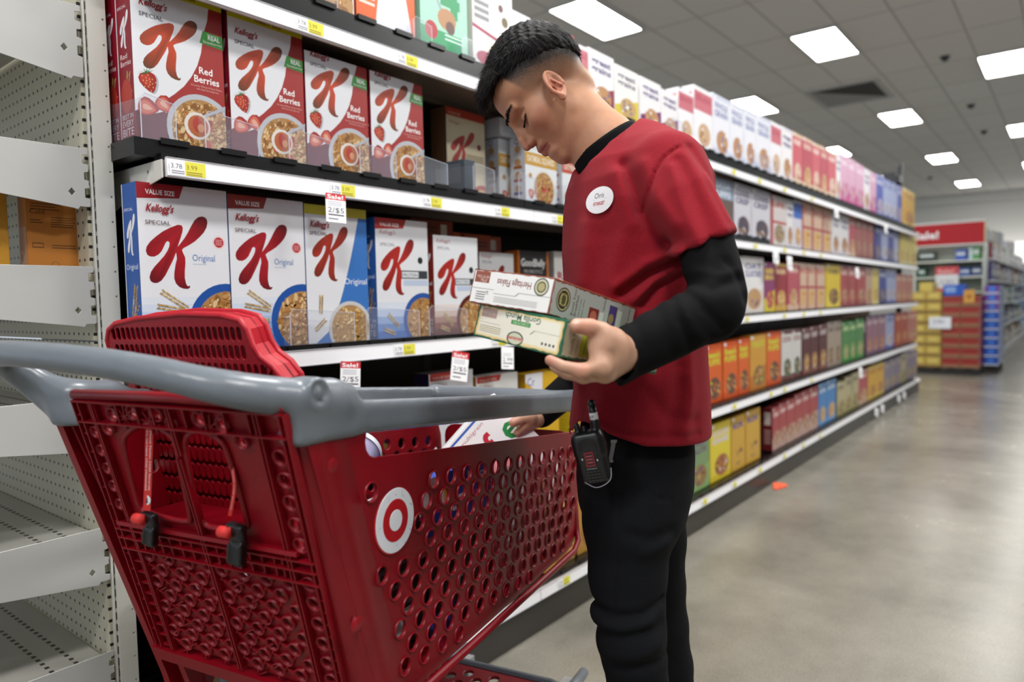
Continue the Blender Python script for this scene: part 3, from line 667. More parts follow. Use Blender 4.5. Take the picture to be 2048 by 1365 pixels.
ob = k_box(NM, .196, .346, .065, 'orig', 2); put(ob, .861, y0, 1.046, 'second blue and white flake cereal box, brownish value size banner', group=G2)
oc = k_box(NM, .193, .343, .065, 'orig2', 3); put(oc, 1.060, y0, 1.046, 'yellow-topped flake cereal box with sweeping blue side', group=G2)
od = k_box(NM, .196, .328, .065, 'prot', 4); put(od, 1.283, y0, 1.046, 'protein cereal box with dark blue bowl and red banner', group=G2)
oe = k_box(NM, .196, .294, .065, 'protc', 5); put(oe, 1.502, y0, 1.046, 'protein cereal box with dark brown bowl', group=G2)
of_ = k_box(NM, .185, .262, .06, 'protc', 6); put(of_, 1.80, 1.56, 1.046, 'small white and red cereal box behind the held boxes', group=G2)
def plain_carton(w, h, d, col, side, art=None):
    b = MB(); b.box((0, 0, 0), (w, d, h), col, bev=.0008)
    S = Face(b, (0, d, 0), (0, -1, 0), (0, 0, 1), d, h); S.k = 6; S.rect(0, 0, 1, 1, side)
    F = Face(b, (0, 0, 0), (1, 0, 0), (0, 0, 1), w, h); F.k = 6; F.rect(0, 0, 1, 1, col)
    if art: art(F, S)
    return b.build(NM, PRINT)
for i, (x, z, c, l) in enumerate(((1.55, 1.346, '8a3a22', 'dark red-brown carton lying flat on top at the back of the third shelf'), (1.80, 1.31, 'a84a2a', 'rust orange carton with white label at the back of the third shelf'))):
    def art(F, S): F.rect(.7, .2, .85, .8, 'd8d0c8'); F.lines(.2, .6, .3, .7, 2, '6a2a18', .3)
    put(plain_carton(.19, .06, .25, c, c, art), x, 1.62, z, l)
def art(F, S): F.rect(.62, .25, .76, .9, 'e8d8c8'); F.rect(.82, .3, .92, .9, 'd8a050')
put(plain_carton(.19, .33, .06, 'c85a28', 'b04818', art), 1.765, 1.60+.04, 1.046, 'orange carton top showing behind the small white cereal box')
def art(F, S):
    F.rect(0, .0, .035, 1, 'd87a28'); F.rect(.93, 0, 1, 1, 'd87a28'); F.text('GoodBelly', .08, .80, .028, 'f0f0f0', width=.8, bold=.04); F.text('PROBIOTICS', .18, .71, .013, 'd0d0d0', width=.6); F.disc(.5, .3, .3, 'c8a060')
put(plain_carton(.185, .275, .06, '2e2c2c', 'd67a26', art), 2.00, 1.55, 1.046, 'black cereal box with white lettering and orange sides')
def art(F, S):
    F.text('Raisin', .12, .62, .03, 'b02a40', width=.8, bold=.04); F.disc(.5, .82, .18, 'd8a040'); F.disc(.5, .2, .4, 'b08850')
put(plain_carton(.185, .28, .06, 'f0efec', 'd8d4d0', art), 2.22, 1.55, 1.046, 'white cereal box with crimson lettering right behind the shirt')
# granola cartons left of the shopper's face
def art(F, S):
    for i in range(4): S.rect(.22, .12+.2*i, .78, .17+.2*i, ('4a3a8a', 'a84a3a', 'a8642e', 'c8c8cc')[i]); S.disc(.5, .22+.2*i, .2, 'c89a6a')
    S.text('Q', .3, .9, .02, '3a3a40')
    F.rect(0, .58, 1, .78, 'cfa044'); F.text('OATMEAL SQUARES', .06, .64, .022, 'f6eedc', width=.86, bold=.03); cereal_bowl(F, .58, .24, .36, 'eceae4', 9, 5, 90, .88, ('d8b46a', 'e8cc8a', 'c89a50', 'c8584a'))
    berry(F, .16, .15, .08, 0, True); F.disc(.15, .42, .05, 'c89040')
q1 = plain_carton(.19, .225, .065, 'eef2f4', 'd9dce4', art)
put(q1, 1.985, 1.50, 1.483, 'white and gold oat cereal box below the nose of the young man'); 
def art(F, S):
    for i in range(4): S.rect(.22, .12+.2*i, .78, .17+.2*i, ('4a3a8a', 'a84a3a', 'a8642e', 'c8c8cc')[i]); S.disc(.5, .22+.2*i, .2, 'c89a6a')
    F.rect(0, .58, 1, .78, 'c8503c'); F.text('OATMEAL SQUARES', .06, .64, .022, 'f6eedc', width=.86, bold=.03); cereal_bowl(F, .62, .24, .34, 'eceae4', 11, 0, 90, .88); F.disc(.14, .2, .08, 'd8a8a0')
q2 = plain_carton(.19, .225, .065, 'eef2f4', 'd9dce4', art); put(q2, 2.21, 1.50, 1.483, 'white and red oat cereal box beside the collar')
put(q1, 1.945, 1.585, 1.483, 'oat cereal box one row back, its striped narrow side showing', copy=True)
def art(F, S): S.text('K', .2, .4, .03, '8a2a3a'); F.lines(.1, .9, .2, .8, 4, 'a8a8b0', .2)
put(plain_carton(.19, .06, .12, 'c9cace', 'c2c4ca', art), 1.925, 1.56, 1.712, 'grey-white carton lying on the oat cereal boxes')
def art(F, S):
    S.lines(.15, .85, .3, .9, 14, '8f959e', .2)
put(plain_carton(.05, .10, .10, '4a525c', '59636e', art), 1.66, 1.49, 1.483, 'slate blue folded card standing in the gap on the second shelf', 'card')
# top shelf, left part: only the feet of the boxes are in view
def a_flakes(F, S): cereal_bowl(F, .45, .1, .6, 'e6e6e8', 2, 0, 80, .9); F.rect(0, 0, .14, .5, '7a3a4a')
def a_orange(F, S): F.poly([(.30, 0), (.40, .45), (.62, .62), (.80, .5), (.95, 0)], 'e4e6ee'); F.poly([(.42, .5), (.62, .62), (.80, 1), (.50, 1)], '343a4c'); F.poly([(.35, .5), (.42, .45), (.6, .8), (.4, .9)], '2b3040'); F.lines(.05, .3, .16, .26, 2, 'f0d8c8', .25); S.disc(.5, .4, .45, '8a4a28')
def a_four(F, S): F.text('4', .42, .38, .10, '2f9a62', width=.42, bold=.08); F.disc(.55, .33, .2, 'b8875c', 12, asp=.8); F.disc(.62, .26, .1, '6a4a40', 10); F.poly([(.08, .75), (.12, .75), (.45, .42), (.4, .4)], '9ab0b0'); F.rect(0, 0, .86, .2, '3aa06a'); F.disc(.22, .18, .13, 'b8303a', 16); F.lines(.5, .9, .12, .2, 2, 'd8f0e4', .2)
def a_medley(F, S): F.lines(.05, .4, .55, .8, 3, '8a8a90', .3); F.poly([(0, .45), (.95, .33), (.95, .37), (0, .49)], 'a8355a'); F.disc(.6, .15, .25, 'd8c8a0'); F.disc(.3, .12, .22, 'a8304a', 14, asp=.5); F.disc(.8, .65, .08, '6a5a30'); F.disc(.7, .8, .06, '6a3a40')
for w, h, c, sc, art, x, z, l in ((.20, .30, 'e6e2de', 'd8d0c8', a_flakes, 1.035, 1.878, 'white cereal box of flakes on the top shelf at the frame top'),
        (.21, .30, 'e06020', 'b04a18', a_orange, 1.243, 1.878, 'orange cereal box with a leaping figure on the top shelf'),
        (.20, .30, 'a8dcc4', '8ac8ac', a_four, 1.475, 1.878, 'mint green cereal box with a green number 4 on the top shelf'),
        (.20, .26, 'e6e4e0', 'd0ccc4', a_medley, 1.70, 1.878, 'white cereal box with dried fruit and a crimson line on the top shelf')):
    put(plain_carton(w, h, .065, c, sc, art), x, y0, z, l)
put(plain_carton(.06, .30, .19, 'd8d8dc', 'e4e0d8', None), .90, y0, 1.878, 'white cereal box end at the very top left of the top shelf')
def a_yel(F, S): F.rect(0, .5, 1, .8, 'e8b030')
def a_redtop(F, S): F.lines(.2, .9, .6, .9, 2, 'f0c8c8', .3); F.rect(.8, .5, .95, .9, 'c8a8b0'); S.lines(.2, .9, .6, .9, 2, 'e8b0b0', .3)
put(plain_carton(.10, .225, .065, 'e8e8ea', 'd8d8da', a_medley), 1.90, y0, 1.878, 'narrow white cereal box with dark figure on the top shelf')
put(plain_carton(.09, .23, .065, 'e6b23a', 'd8a030', a_yel), 2.01, y0+.02, 1.878, 'narrow yellow cereal box just behind the hair')
put(plain_carton(.20, .25, .12, 'c23a40', 'a82c34', a_redtop), 2.10, y0+.02, 1.878, 'red cereal box on the top shelf above the hair')
# lower shelf tops seen over the cart
def a_val(bc, sd):
    def f(F, S): F.poly([(.02, 1), (.6, 1), (.55, .93), (.02, .93)], 'b0342c'); F.text('VALUE SIZE', .08, .945, .008, 'f0d8d4', width=.4); F.text("Kellogg's", .08, .87, .012, 'a8242e', width=.32, shear=.35); S.rect(0, 0, 1, 1, sd)
    return f
for w, h, c, sd, x, l in ((.195, .33, 'dcdde2', '2a1e4a', 1.49, 'white cereal box with value banner on the fourth shelf below the tags'),
        (.215, .30, 'dcdcda', 'c89020', 1.70, 'white cereal box with yellow side on the fourth shelf, left of the sleeve'),):
    put(plain_carton(w, h, .065, c, sd, a_val(c, sd)), x, y0+.02, .60, l)
put(plain_carton(.2, .285, .065, 'dcae28', 'c89a20', lambda F, S: (F.poly([(0, .9), (.5, .7), (.5, 1), (0, 1)], 'e8e8f0'), F.text('Cr', .05, .85, .03, '4a4aa0'))), 1.96, y0+.02, .60, 'yellow and white cereal box half behind the black sleeve')
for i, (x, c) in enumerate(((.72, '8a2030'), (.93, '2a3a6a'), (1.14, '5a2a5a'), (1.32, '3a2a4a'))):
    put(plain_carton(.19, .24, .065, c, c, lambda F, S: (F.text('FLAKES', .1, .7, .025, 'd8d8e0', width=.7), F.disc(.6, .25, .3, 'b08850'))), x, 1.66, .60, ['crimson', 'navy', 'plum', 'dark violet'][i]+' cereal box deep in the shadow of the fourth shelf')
for i, (x, c, l) in enumerate(((2.02, 'c8a04a', 'golden brown bottom shelf cereal box seen between cart and legs'), (1.80, 'a87a38', 'tan bottom shelf cereal box half hidden by the cart front'), (2.24, 'b88a40', 'gold bottom shelf cereal box behind the legs'))):
    put(plain_carton(.2, .27, .065, c, '8a6428', lambda F, S: (F.disc(.5, .3, .35, '9a6a30'), F.text('HONEY', .1, .7, .03, 'f0e0b0', width=.7))), x, y0, .165, l)

# clear plastic guards at the shelf fronts
CLR = clear_mat('clear_plastic', (.93, .94, .97), .10, .06); EDG = mat('plastic_edge', .2, color='c8ccd8')
def guard(x, z, w, h, label, slope=.012):
    t = tag(empty('clear_guard', (x, 1.449, z)), label, 'shelf guard', 'clear plastic shelf guards')
    b = MB(); b.add([(0, 0, 0), (w, 0, 0), (w, 0, h-slope), (.01, 0, h), (0, 0, h-.01)], [[0, 1, 2, 3, 4]], 'ffffff')
    b.add([(0, 0, 0), (0, .16, 0), (0, .16, h), (0, 0, h-.01)], [[0, 1, 2, 3]], 'ffffff'); b.build('guard_sheet', CLR, t)
    b = MB(); b.box((-.0008, -.0006, 0), (.0008, .0006, h-.01), 'ffffff'); b.box((w-.0007, -.0006, 0), (w+.0007, .0006, h-slope), 'ffffff'); b.prism([(.0, -.0006, h-.0105), (.01, -.0006, h-.0005), (w, -.0006, h-slope-.0005), (w, -.0006, h-slope+.0008), (.0095, -.0006, h+.0005)], (0, .001, 0), 'ffffff')
    b.build('guard_edge', EDG, t)
gl = [(.668, .07, 'left corner of the first strawberry box'), (.80, .125, 'between the first and second strawberry boxes'), (1.005, .125, 'between the second and third strawberry boxes'), (1.215, .125, 'between the third and fourth strawberry boxes'), (1.415, .125, 'right of the fourth strawberry box'), (1.655, .10, 'in front of the cream K box'), (1.88, .10, 'before the oat cereal side panels'), (2.16, .10, 'between the two oat cereal boxes')]
for x, w, l in gl: guard(x, 1.478, w, .078 if w > .1 else .088, 'clear plastic guard on the second shelf, '+l)
for x, w, l in ((.99, .19, 'before the yellow-topped box'), (1.22, .19, 'before the blue bowl protein box'), (1.45, .16, 'before the brown bowl protein box'), (.72, .19, 'before the leftmost flake boxes')): guard(x, 1.047, w, .085, 'clear plastic guard on the third shelf, '+l)
for x, w, l in ((1.09, .07, 'by the orange box'), (1.62, .12, 'between the green and white boxes'), (1.42, .07, 'at the right of the orange box')): guard(x, 1.875, w, .06, 'clear plastic guard on the top shelf, '+l)

# ---------------------------------------------------------------- the long run of cartons down the aisle
STY = {}
def far_box(key):
    """key: (front, side, band, title colour, blob, words)"""
    if key in STY: return STY[key]
    c, sd, band, tc_, blob, words, kind = key; w, h, d = .19, .29, .065; b = MB(); rd = random.Random(hash(str(key)) % 999 if False else sum(map(ord, str(key))))
    b.box((0, 0, 0), (w, d, h), c, bev=.001); S = Face(b, (0, d, 0), (0, -1, 0), (0, 0, 1), d, h); S.k = 8; S.rect(.04, .01, .96, .99, sd)
    S.rect(.2, .6, .8, .9, tc_); S.lines(.2, .8, .15, .5, 6, band, .25)
    F = Face(b, (0, 0, 0), (1, 0, 0), (0, 0, 1), w, h); F.k = 8
    if kind == 0: F.rect(0, .93, 1, 1, band); F.rect(0, 0, 1, .12, band)
    if kind == 1: F.poly([(0, 0), (1, 0), (1, .45), (0, .25)], band)
    if kind == 2: F.rect(0, 0, .14, 1, band); F.rect(.1, .45, 1, .5, band)
    if kind == 3: F.rect(0, .62, 1, .93, band)
    ws = words.split('/')
    for i, t in enumerate(ws): F.text(t, .10, .78-i*.13, .030, tc_, width=.78, bold=.05)
    if kind != 4: F.disc(.55, .25, .34, blob, 18, asp=.85); 
    for i in range(14): F.disc(.55+.26*(rd.random()*2-1), .25+.13*(rd.random()*2-1), .05, rd.choice((blob, tc_, c, 'caa36a', '7a4a28')), 7)
    F.poly([(.05, .93), (.2, .93), (.2, .98), (.05, .98)], 'e8e8f0')
    STY[key] = b.build(NM, PRINT); STY[key]['fresh'] = 1; return STY[key]
W_GRN = ('e9e7e8', 'dcdade', 'd9d6de', '6a5f88', 'b9895c', 'great/grains', 0); WY = ('eae8e4', 'd8d4dc', 'd8c23c', '7a7488', 'c2a06a', 'great/grains', 1); WM = ('e9e7e8', 'dcdade', '8a3448', '6a5f88', 'b9895c', 'great/grains', 1); WP = ('e9e7e8', 'dcdade', '7a2a6a', '6a5f88', 'b9895c', 'great/grains', 1)
WR = ('ebe9ec', 'd8d0d0', 'c8707c', 'b05060', 'caa988', 'BRAN', 3); WB = ('e4e5ec', 'd0d0dc', 'ccd0e0', '8088b0', 'b98a66', 'WHOLE/GRAIN', 0); RC = ('c9606a', 'a83a4a', 'd8bfa0', 'f0e4d8', 'd8bfa8', 'HONEY', 0); RR = ('b8525e', '9a2f40', 'd9b9a0', 'f0dcc8', 'cfa878', 'CRUNCH', 0)
PK = ('d6a6c0', 'b85a90', 'c84a90', 'f4e8f0', 'c08aa0', 'OATS', 1); BL = ('4a5ab0', '34409a', '7a88c8', 'e8e8f4', 'b8a8c0', 'RICE', 0); BW = ('aab4d8', '8090c0', '5868b0', '4050a0', 'd0c8d0', 'CHEX', 0); YE = ('e0b040', 'c89830', 'e8cc60', 'b86a20', 'c88a40', 'CORN', 0)
BR = ('6a5a52', '4a4440', '8fa0b8', 'd8e0ec', '8a7a70', 'COCOA/PUFFS', 3); WK = ('d4d2da', 'b8b4c0', 'b8b4c4', '5a5478', '544a52', 'COOKIE/CRISP', 0); RW = ('d8d0ce', 'c43a34', 'b84a44', 'c85a50', '9a8a70', 'LIFE', 2); BY = ('d8d8e4', '3a6ac0', '3a6ac0', '3058b0', 'd8a860', 'FROSTED', 3); CRN_ = ('d8b8a0', 'a8323c', 'b03a40', 'b8303a', 'd8b060', 'OH S', 2)
DB = ('3a469a', '2a3080', '2a2f70', 'e0e4f4', '6a5a70', 'RICE', 1); PB = ('a8605a', '7a2a2c', '8a4440', 'e8d0c0', 'a87a60', 'SHREDDED', 0); YL = ('e0cc68', 'c8b048', 'e8dc98', 'a88a30', 'd8b060', 'CORN', 0)
BG = ('eceaea', 'd8d8dc', 'e0d8d0', '6a6aa0', 'c2976a', 'OAT/CLUSTERS', 1); PY_ = ('8a3a6a', '7a2a5a', 'd8c83a', 'e0c84a', 'b84a50', 'RAISIN/BRAN', 1); MG_ = ('9a3038', '7a1c28', 'd0a848', 'e8d0a0', 'd0a860', 'RAISIN', 0); YB = ('e0c428', 'd8b81c', 'e8d048', '6a4a20', '7a5a28', 'CHEER', 1); RB = ('b04a48', '8a2a30', '983c40', 'f0d8d0', 'b88868', 'BERRY', 0); TN = ('c8a890', 'a88468', 'b8907a', '8a5a48', 'b88a5a', 'OATS', 0); OP = ('c8806a', 'a85a48', 'b86a54', 'f0d8b8', 'd0a070', 'HONEY', 0)
RE = ('d9652a', 'c4541c', 'c8501a', 'cfd83a', '6a4a38', 'Reese\'s/PUFFS', 0); OY = ('cf9a3c', 'c07a24', 'b8742a', 'c8cc40', '8a6a40', 'TREATS', 1); WD = ('d4d2d0', '8a2a2c', '6a3a34', '8a2a28', '5a6a50', 'COCOA', 0); DM = ('5a2f30', '43201f', '7a4a44', 'e0d8d8', 'b88a4a', 'COUNT', 0); TG = ('a89888', '8a7a68', '98887c', '5a4a48', '88704c', 'GRAHAM', 0); GR = ('4f8a4a', '2f7a30', '3a8a34', 'd8e8b0', '9aa868', 'APPLE', 0); MX = ('9a7080', '6a4458', '7a5a78', 'd8c8d0', 'b87a5a', 'FRUIT', 0); OR_ = ('b8543a', 'a8401f', 'b04a2c', 'f0c8a0', 'c87a40', 'WHEAT', 0)
GC = ('7d9a6c', '62845a', '8ab070', '6a4a78', '94784a', 'MARSH/MALLOW', 1); YM = ('e0cc3a', 'cfba28', 'd8c030', 'd8d0dc', 'a86a40', 'GOLDEN/GRAHAMS', 0); KX = ('d0a440', 'c0902c', 'd8b860', '3a3f98', '9a7a48', 'KIX', 4); RS = ('a8484a', '7a2026', 'c8a8a0', 'e8d8d4', 'b89878', 'STRAW', 1); BB = ('4a86c4', '3a72b0', '6aa0d8', 'e0ecf4', 'd0a870', 'ALPHA', 0); CB = ('bdb48c', '4a3f38', 'a8a068', '5a5048', '9a8a58', 'CEREAL', 1); GP = ('8f8496', '7a7084', '7d748c', 'c8c0a8', 'a89870', 'SQUARES', 0)
RES = ('d9652a', 'c4541c', 'c8501a', 'd84a1a', '6a4a38', 'PUFFS', 4)
CN = {}
for k_, v_ in (('white', (W_GRN, WR, WB, BG, WK)), ('white and yellow', (WY,)), ('white and maroon', (WM, WD)), ('white and purple', (WP,)), ('red and cream', (RC, CRN_, RW)), ('red', (RR, RB, RS, MG_)), ('pink', (PK,)), ('blue', (BL, DB, BB)), ('pale blue', (BW, BY)), ('yellow', (YE, YL, YB, YM)), ('brown', (BR, TG, TN)), ('rose brown', (PB, OP)), ('purple and yellow', (PY_,)), ('orange', (RE, OR_, RES)), ('amber', (OY, KX)), ('dark maroon', (DM,)), ('green', (GR, GC)), ('mauve', (MX, GP)), ('olive cream', (CB,))):
    for t_ in v_: CN[t_] = k_
ROWS = [
 ('top', 1.878, 240, [(1160, 1178, WR, .22), (1178, 1229, WM, .228), (1230, 1277, WY, .215), (1281, 1322, WP, .215), (1323, 1356, WP, .205), (1357, 1387, WR, .25), (1388, 1424, WR, .30), (1425, 1459, WB, .31), (1460, 1487, WB, .315), (1488, 1511, WB, .32), (1512, 1541, WB, .325), (1542, 1562, WR, .33), (1563, 1584, W_GRN, .335), (1585, 1604, RC, .34), (1605, 1624, RR, .345), (1625, 1640, RC, .345), (1641, 1655, RR, .35), (1656, 1672, RC, .35), (1673, 1681, W_GRN, .36), (1682, 1696, PK, .38), (1697, 1711, PK, .38), (1712, 1728, PK, .375), (1729, 1740, W_GRN, .37), (1741, 1753, PK, .37), (1754, 1767, BL, .38), (1768, 1776, BW, .38), (1777, 1786, BW, .385), (1787, 1796, BW, .39), (1797, 1805, BL, .39), (1808, 1830, YE, .40)]),
 ('second', 1.455, 430, [(1385, 1418, W_GRN, .32), (1421, 1466, BR, .33), (1468, 1502, WK, .315), (1503, 1540, WK, .315), (1542, 1572, RW, .31), (1573, 1586, W_GRN, .31), (1587, 1603, BY, .325), (1604, 1623, CRN_, .33), (1624, 1643, CRN_, .33), (1644, 1662, CRN_, .33), (1664, 1679, W_GRN, .33), (1680, 1697, W_GRN, .33), (1698, 1711, RR, .34), (1712, 1723, PB, .35), (1724, 1735, PB, .35), (1736, 1747, PB, .35), (1750, 1762, DB, .34), (1763, 1776, BW, .335), (1777, 1787, DB, .335), (1788, 1797, BW, .335), (1801, 1809, YL, .34), (1810, 1819, YL, .34), (1820, 1833, YL, .335)]),
 ('third', 1.046, 570, [(1430, 1484, BG, .32), (1485, 1527, BG, .325), (1528, 1549, PY_, .30), (1550, 1573, MG_, .30), (1575, 1597, RR, .32), (1598, 1613, CRN_, .32), (1614, 1630, CRN_, .32), (1631, 1649, CRN_, .32), (1652, 1680, YB, .33), (1681, 1696, RB, .33), (1697, 1711, RB, .33), (1713, 1731, RB, .335), (1732, 1744, TN, .335), (1745, 1757, YL, .335), (1758, 1772, DB, .335), (1773, 1782, BW, .33), (1783, 1792, BW, .33), (1793, 1802, OP, .30), (1803, 1813, OP, .30), (1814, 1825, OP, .30)]),
 ('fourth', .588, 700, [(1395, 1408, RE, .29), (1409, 1444, RE, .305), (1446, 1475, RE, .31), (1477, 1498, RE, .315), (1500, 1532, OY, .325), (1534, 1561, RE, .33), (1563, 1584, WD, .325), (1585, 1602, WD, .325), (1605, 1620, DM, .325), (1621, 1636, DM, .33), (1638, 1653, DM, .335), (1655, 1668, TG, .345), (1669, 1682, TG, .345), (1684, 1698, GR, .33), (1699, 1711, GR, .33), (1712, 1727, GR, .34), (1733, 1744, MX, .35), (1745, 1756, MX, .35), (1757, 1770, MX, .35), (1771, 1787, BW, .35), (1790, 1801, OR_, .35), (1802, 1814, OR_, .35), (1815, 1833, OP, .35)]),
 ('bottom', .168, 870, [(1376, 1418, GC, .29), (1420, 1461, YM, .305), (1463, 1490, KX, .305), (1492, 1520, KX, .31), (1545, 1558, RS, .27), (1559, 1572, RS, .28), (1573, 1589, RS, .285), (1590, 1603, RS, .30), (1604, 1618, RS, .305), (1619, 1635, RS, .31), (1637, 1652, BB, .315), (1653, 1671, BB, .32), (1674, 1689, CB, .27), (1690, 1702, CB, .29), (1703, 1716, CB, .30), (1717, 1734, RR, .30), (1736, 1751, YE, .30), (1752, 1766, YE, .30), (1767, 1778, GP, .30), (1779, 1790, GP, .305), (1791, 1800, GP, .31), (1801, 1810, CB, .31), (1811, 1821, GP, .31), (1822, 1832, GP, .31)]),
]
ORD = ['first', 'second', 'third', 'fourth', 'fifth', 'sixth', 'seventh', 'eighth']
CONT = {'top': 'just right of the hair', 'second': 'just right of the shoulder', 'third': 'just right of the elbow', 'fourth': 'just right of the red shirt', 'bottom': 'just right of the black trousers'}
for row, z, yr, L in ROWS:
    seen = {}; tot = {}
    for q in L: tot[CN[q[2]]] = tot.get(CN[q[2]], 0)+1
    for a, b2, st, hh in L:
        xa, xb = on_y(a, yr, y0)[0], on_y(b2+1, yr, y0)[0]; cn = CN[st]; seen[cn] = seen.get(cn, 0)+1; n = seen[cn]
        o = far_box(st)
        if o.get('fresh'): del o['fresh']
        else: o = o.copy(); COL.objects.link(o)
        o.location = (xa+.004, y0+.0005*(n % 3), z); o.scale = (max(.2, (xb-xa-.008)/.19), 1, hh/.29)
        lab = '%s cereal box on the %s shelf past the young man' % (cn, row)
        if tot[cn] > 1:
            lab = '%s cereal box on the %s shelf, %s of its colour past the man' % (cn, row, ORD[n-1] if n <= 8 else '%dth' % n)
        tag(o, lab, 'cereal box', 'cereal boxes of the %s shelf down the aisle' % row)
put(plain_carton(.20, .045, .25, 'b05a2c', 'a04a20', None), 3.45, 1.56, .895, 'brown-orange carton lying on the puffs boxes by the elbow')
# bright packs at the guards of the top shelf (glossy clear fronts)
for i, (px, py, w) in enumerate(((1343, 250, .09), (1512, 325, .10), (1540, 335, .10))):
    p = on_y(px, py, 1.45); guard(p[0], 1.875, w*1.6, .085, 'clear plastic guard far along the top shelf, %s of three' % ('nearest', 'middle', 'farthest')[i])
# orange scrap on the floor
b = MB(); rd = random.Random(5)
for i in range(7): x, y = rd.uniform(-.05, .05), rd.uniform(-.03, .03); b.prism([(x, y, .001), (x+.045, y+.01, .004), (x+.04, y+.035, .012), (x-.005, y+.03, .006)], (0, 0, .004), 'd8552a')
o = b.build('paper_scrap', MATTE); p = on_z(1561, 978, 0); o.location = (p[0], p[1], 0); tag(o, 'small crumpled orange scrap on the floor beside the shelf base', 'scrap')

# cartons on the stretch of shelf that the man stands in front of
for row, z, x0_, x1_, sts in (('second', 1.455, 2.43, 3.42, (W_GRN, WM, RW, BR)), ('third', 1.046, 2.44, 3.45, (RW, CRN_, BG, PY_)), ('fourth', .588, 2.20, 3.22, (YM, KX, RE, RE)), ('bottom', .168, 2.50, 3.30, (KX, GC, GC))):
    n_ = len(sts)
    for i, st in enumerate(sts):
        o = far_box(st)
        if o.get('fresh'): del o['fresh']
        else: o = o.copy(); COL.objects.link(o)
        o.location = (x0_+(x1_-x0_)*i/n_+.01, y0, z); o.scale = (((x1_-x0_)/n_-.02)/.19, 1, 1.08 if row != 'bottom' else .95)
        tag(o, '%s cereal box on the %s shelf behind the man, %s from left' % (CN[st], row, ORD[i]), 'cereal box', 'cereal boxes behind the man')
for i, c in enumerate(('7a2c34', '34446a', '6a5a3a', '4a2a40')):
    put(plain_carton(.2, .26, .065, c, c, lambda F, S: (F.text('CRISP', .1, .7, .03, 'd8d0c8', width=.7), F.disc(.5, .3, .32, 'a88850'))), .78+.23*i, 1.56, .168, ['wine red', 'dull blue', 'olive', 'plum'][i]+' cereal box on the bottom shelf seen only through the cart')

# ---------------------------------------------------------------- shopping cart (own frame: a forward, b to its left, z up)
CO, CA, CB_ = np.array([.5054, .7176, 0]), np.array([.97702, .21314, 0]), np.array([-.21314, .97702, 0])
MC = frame_mat(CO, CA, CB_, (0, 0, 1))
RED = mat('cart_red_plastic', .38, spec=.38, bump=.12, bscale=900, noise=.10, nscale=14); GREY = mat('cart_grey_plastic', .30, spec=.5, noise=.05, nscale=30)
CRED, CGREY = '820315', '6c737a'
cart = empty('shopping_cart', mw=MC); tag(cart, 'red plastic shopping cart with grey handle and a bullseye on its side', 'shopping cart')
WID = .45
def rear_ab(px, py, a0=0., z0=.95, tl=math.tan(math.radians(19))):
    n = CA+np.array([0, 0, tl]); d = ray(px, py); p = CAMP+d*(((CO+CA*a0+np.array([0, 0, z0])-CAMP)@n)/(d@n))-CO
    return p@CB_, p[2]
ct, st = math.cos(math.radians(19)), math.sin(math.radians(19))
def gate_pt(b, s, w=0., a0=0.):
    """s: height above z=.95 along the sloping gate, w: out towards the shopper's back (rear)"""
    return (a0-s*st-w*ct, b, .95+s*ct-w*st)
def wall_z(a): return .958-.126*a
# --- side walls with round holes
def side_outline(cut=True):
    P = [(-.005, .99), (.10, .985)]
    for i in range(9): t = math.radians(80+i*25); P.append((.137+.026*math.cos(t), .957+.026*math.sin(t)))
    P += [(.145, .9305), (.5, .885), (.88, .837), (.905, .835), (.915, .80), (.917, .64), (.912, .60), (.895, .572), (.86, .561), (.15, .553), (.132, .60)]
    return P
holes = []
for k in range(10):
    for i in range(-2, 15):
        a = .227+.0527*i+(k % 2)*.0263+.006*k; z = .873-.0303*k-.126*(a-.227)
        if k == 0 and i == -1: continue
        if math.hypot(a-.176, z-.832) < .066 or a > .895 or z < .578 or a < .107+(.93-z)*.16 or (z < .75 and a < .155+(.75-z)*.2): continue
        if z < .60 and a > .86: continue
        holes.append((a, z))
def wall_mesh(b0, b1, thick=.004, out=1):
    V, Fc = plate(side_outline(), [circ(a, z, .0122, 16) for a, z in holes], thick, .0012)
    b = MB(); b.add([(q[0], b0+(b1-b0)*q[0]/.9+.035*(.95-q[1])*out-q[2]*1, q[1]) for q in V], Fc, CRED)
    for a, z in holes:     # raised lip round every hole
        bb = b0+(b1-b0)*a/.9+.035*(.95-z)*out
        b.lathe([(.0128, .0), (.0128, -.004), (.0138, -.0048), (.0150, -.004), (.0158, 0)], (a, bb, z), (0, out, 0), CRED, 16)
    return b
w = wall_mesh(0, 0, out=1); w.tube([(.10, -.003, .556), (.86, -.003, .562), (.895, .0, .575), (.912, .01, .60), (.915, .02, .80)], .007, CRED, 8)
w.build('side_wall', RED, cart); w = wall_mesh(WID, WID-.06, out=-1); w.build('side_wall', RED, cart)
b = MB()
for a, z in ((.043, .941), (.093, .715)):
    b = MB(); b.lathe([(.0, -.0032), (.009, -.0032), (.0105, -.0022), (.0108, -.0015), (.0125, -.0022), (.0135, -.001)], (a, .035*(.95-z), z), (0, 1, 0), '92101e', 18)
    b.build('screw_cap', RED, cart)
# --- front wall, basket floor
V, Fc = plate(rrect(.02, .565, .37, .83, .03), [circ(.05+.04*i+(k % 2)*.02, .79-.034*k, .011, 12) for k in range(6) for i in range(8) if .05+.04*i+(k % 2)*.02 < .35], .004, .001)
b = MB(); b.add([(.915+q[2], q[0], q[1]) for q in V], Fc, CRED); b.build('front_wall', RED, cart)
b = MB(); b.box((.14, .02, .556), (.91, WID-.03, .561), CRED)
for i in range(12): b.box((.16+i*.062, .03, .548), (.165+i*.062, WID-.04, .556), CRED)
b.build('basket_floor', RED, cart)
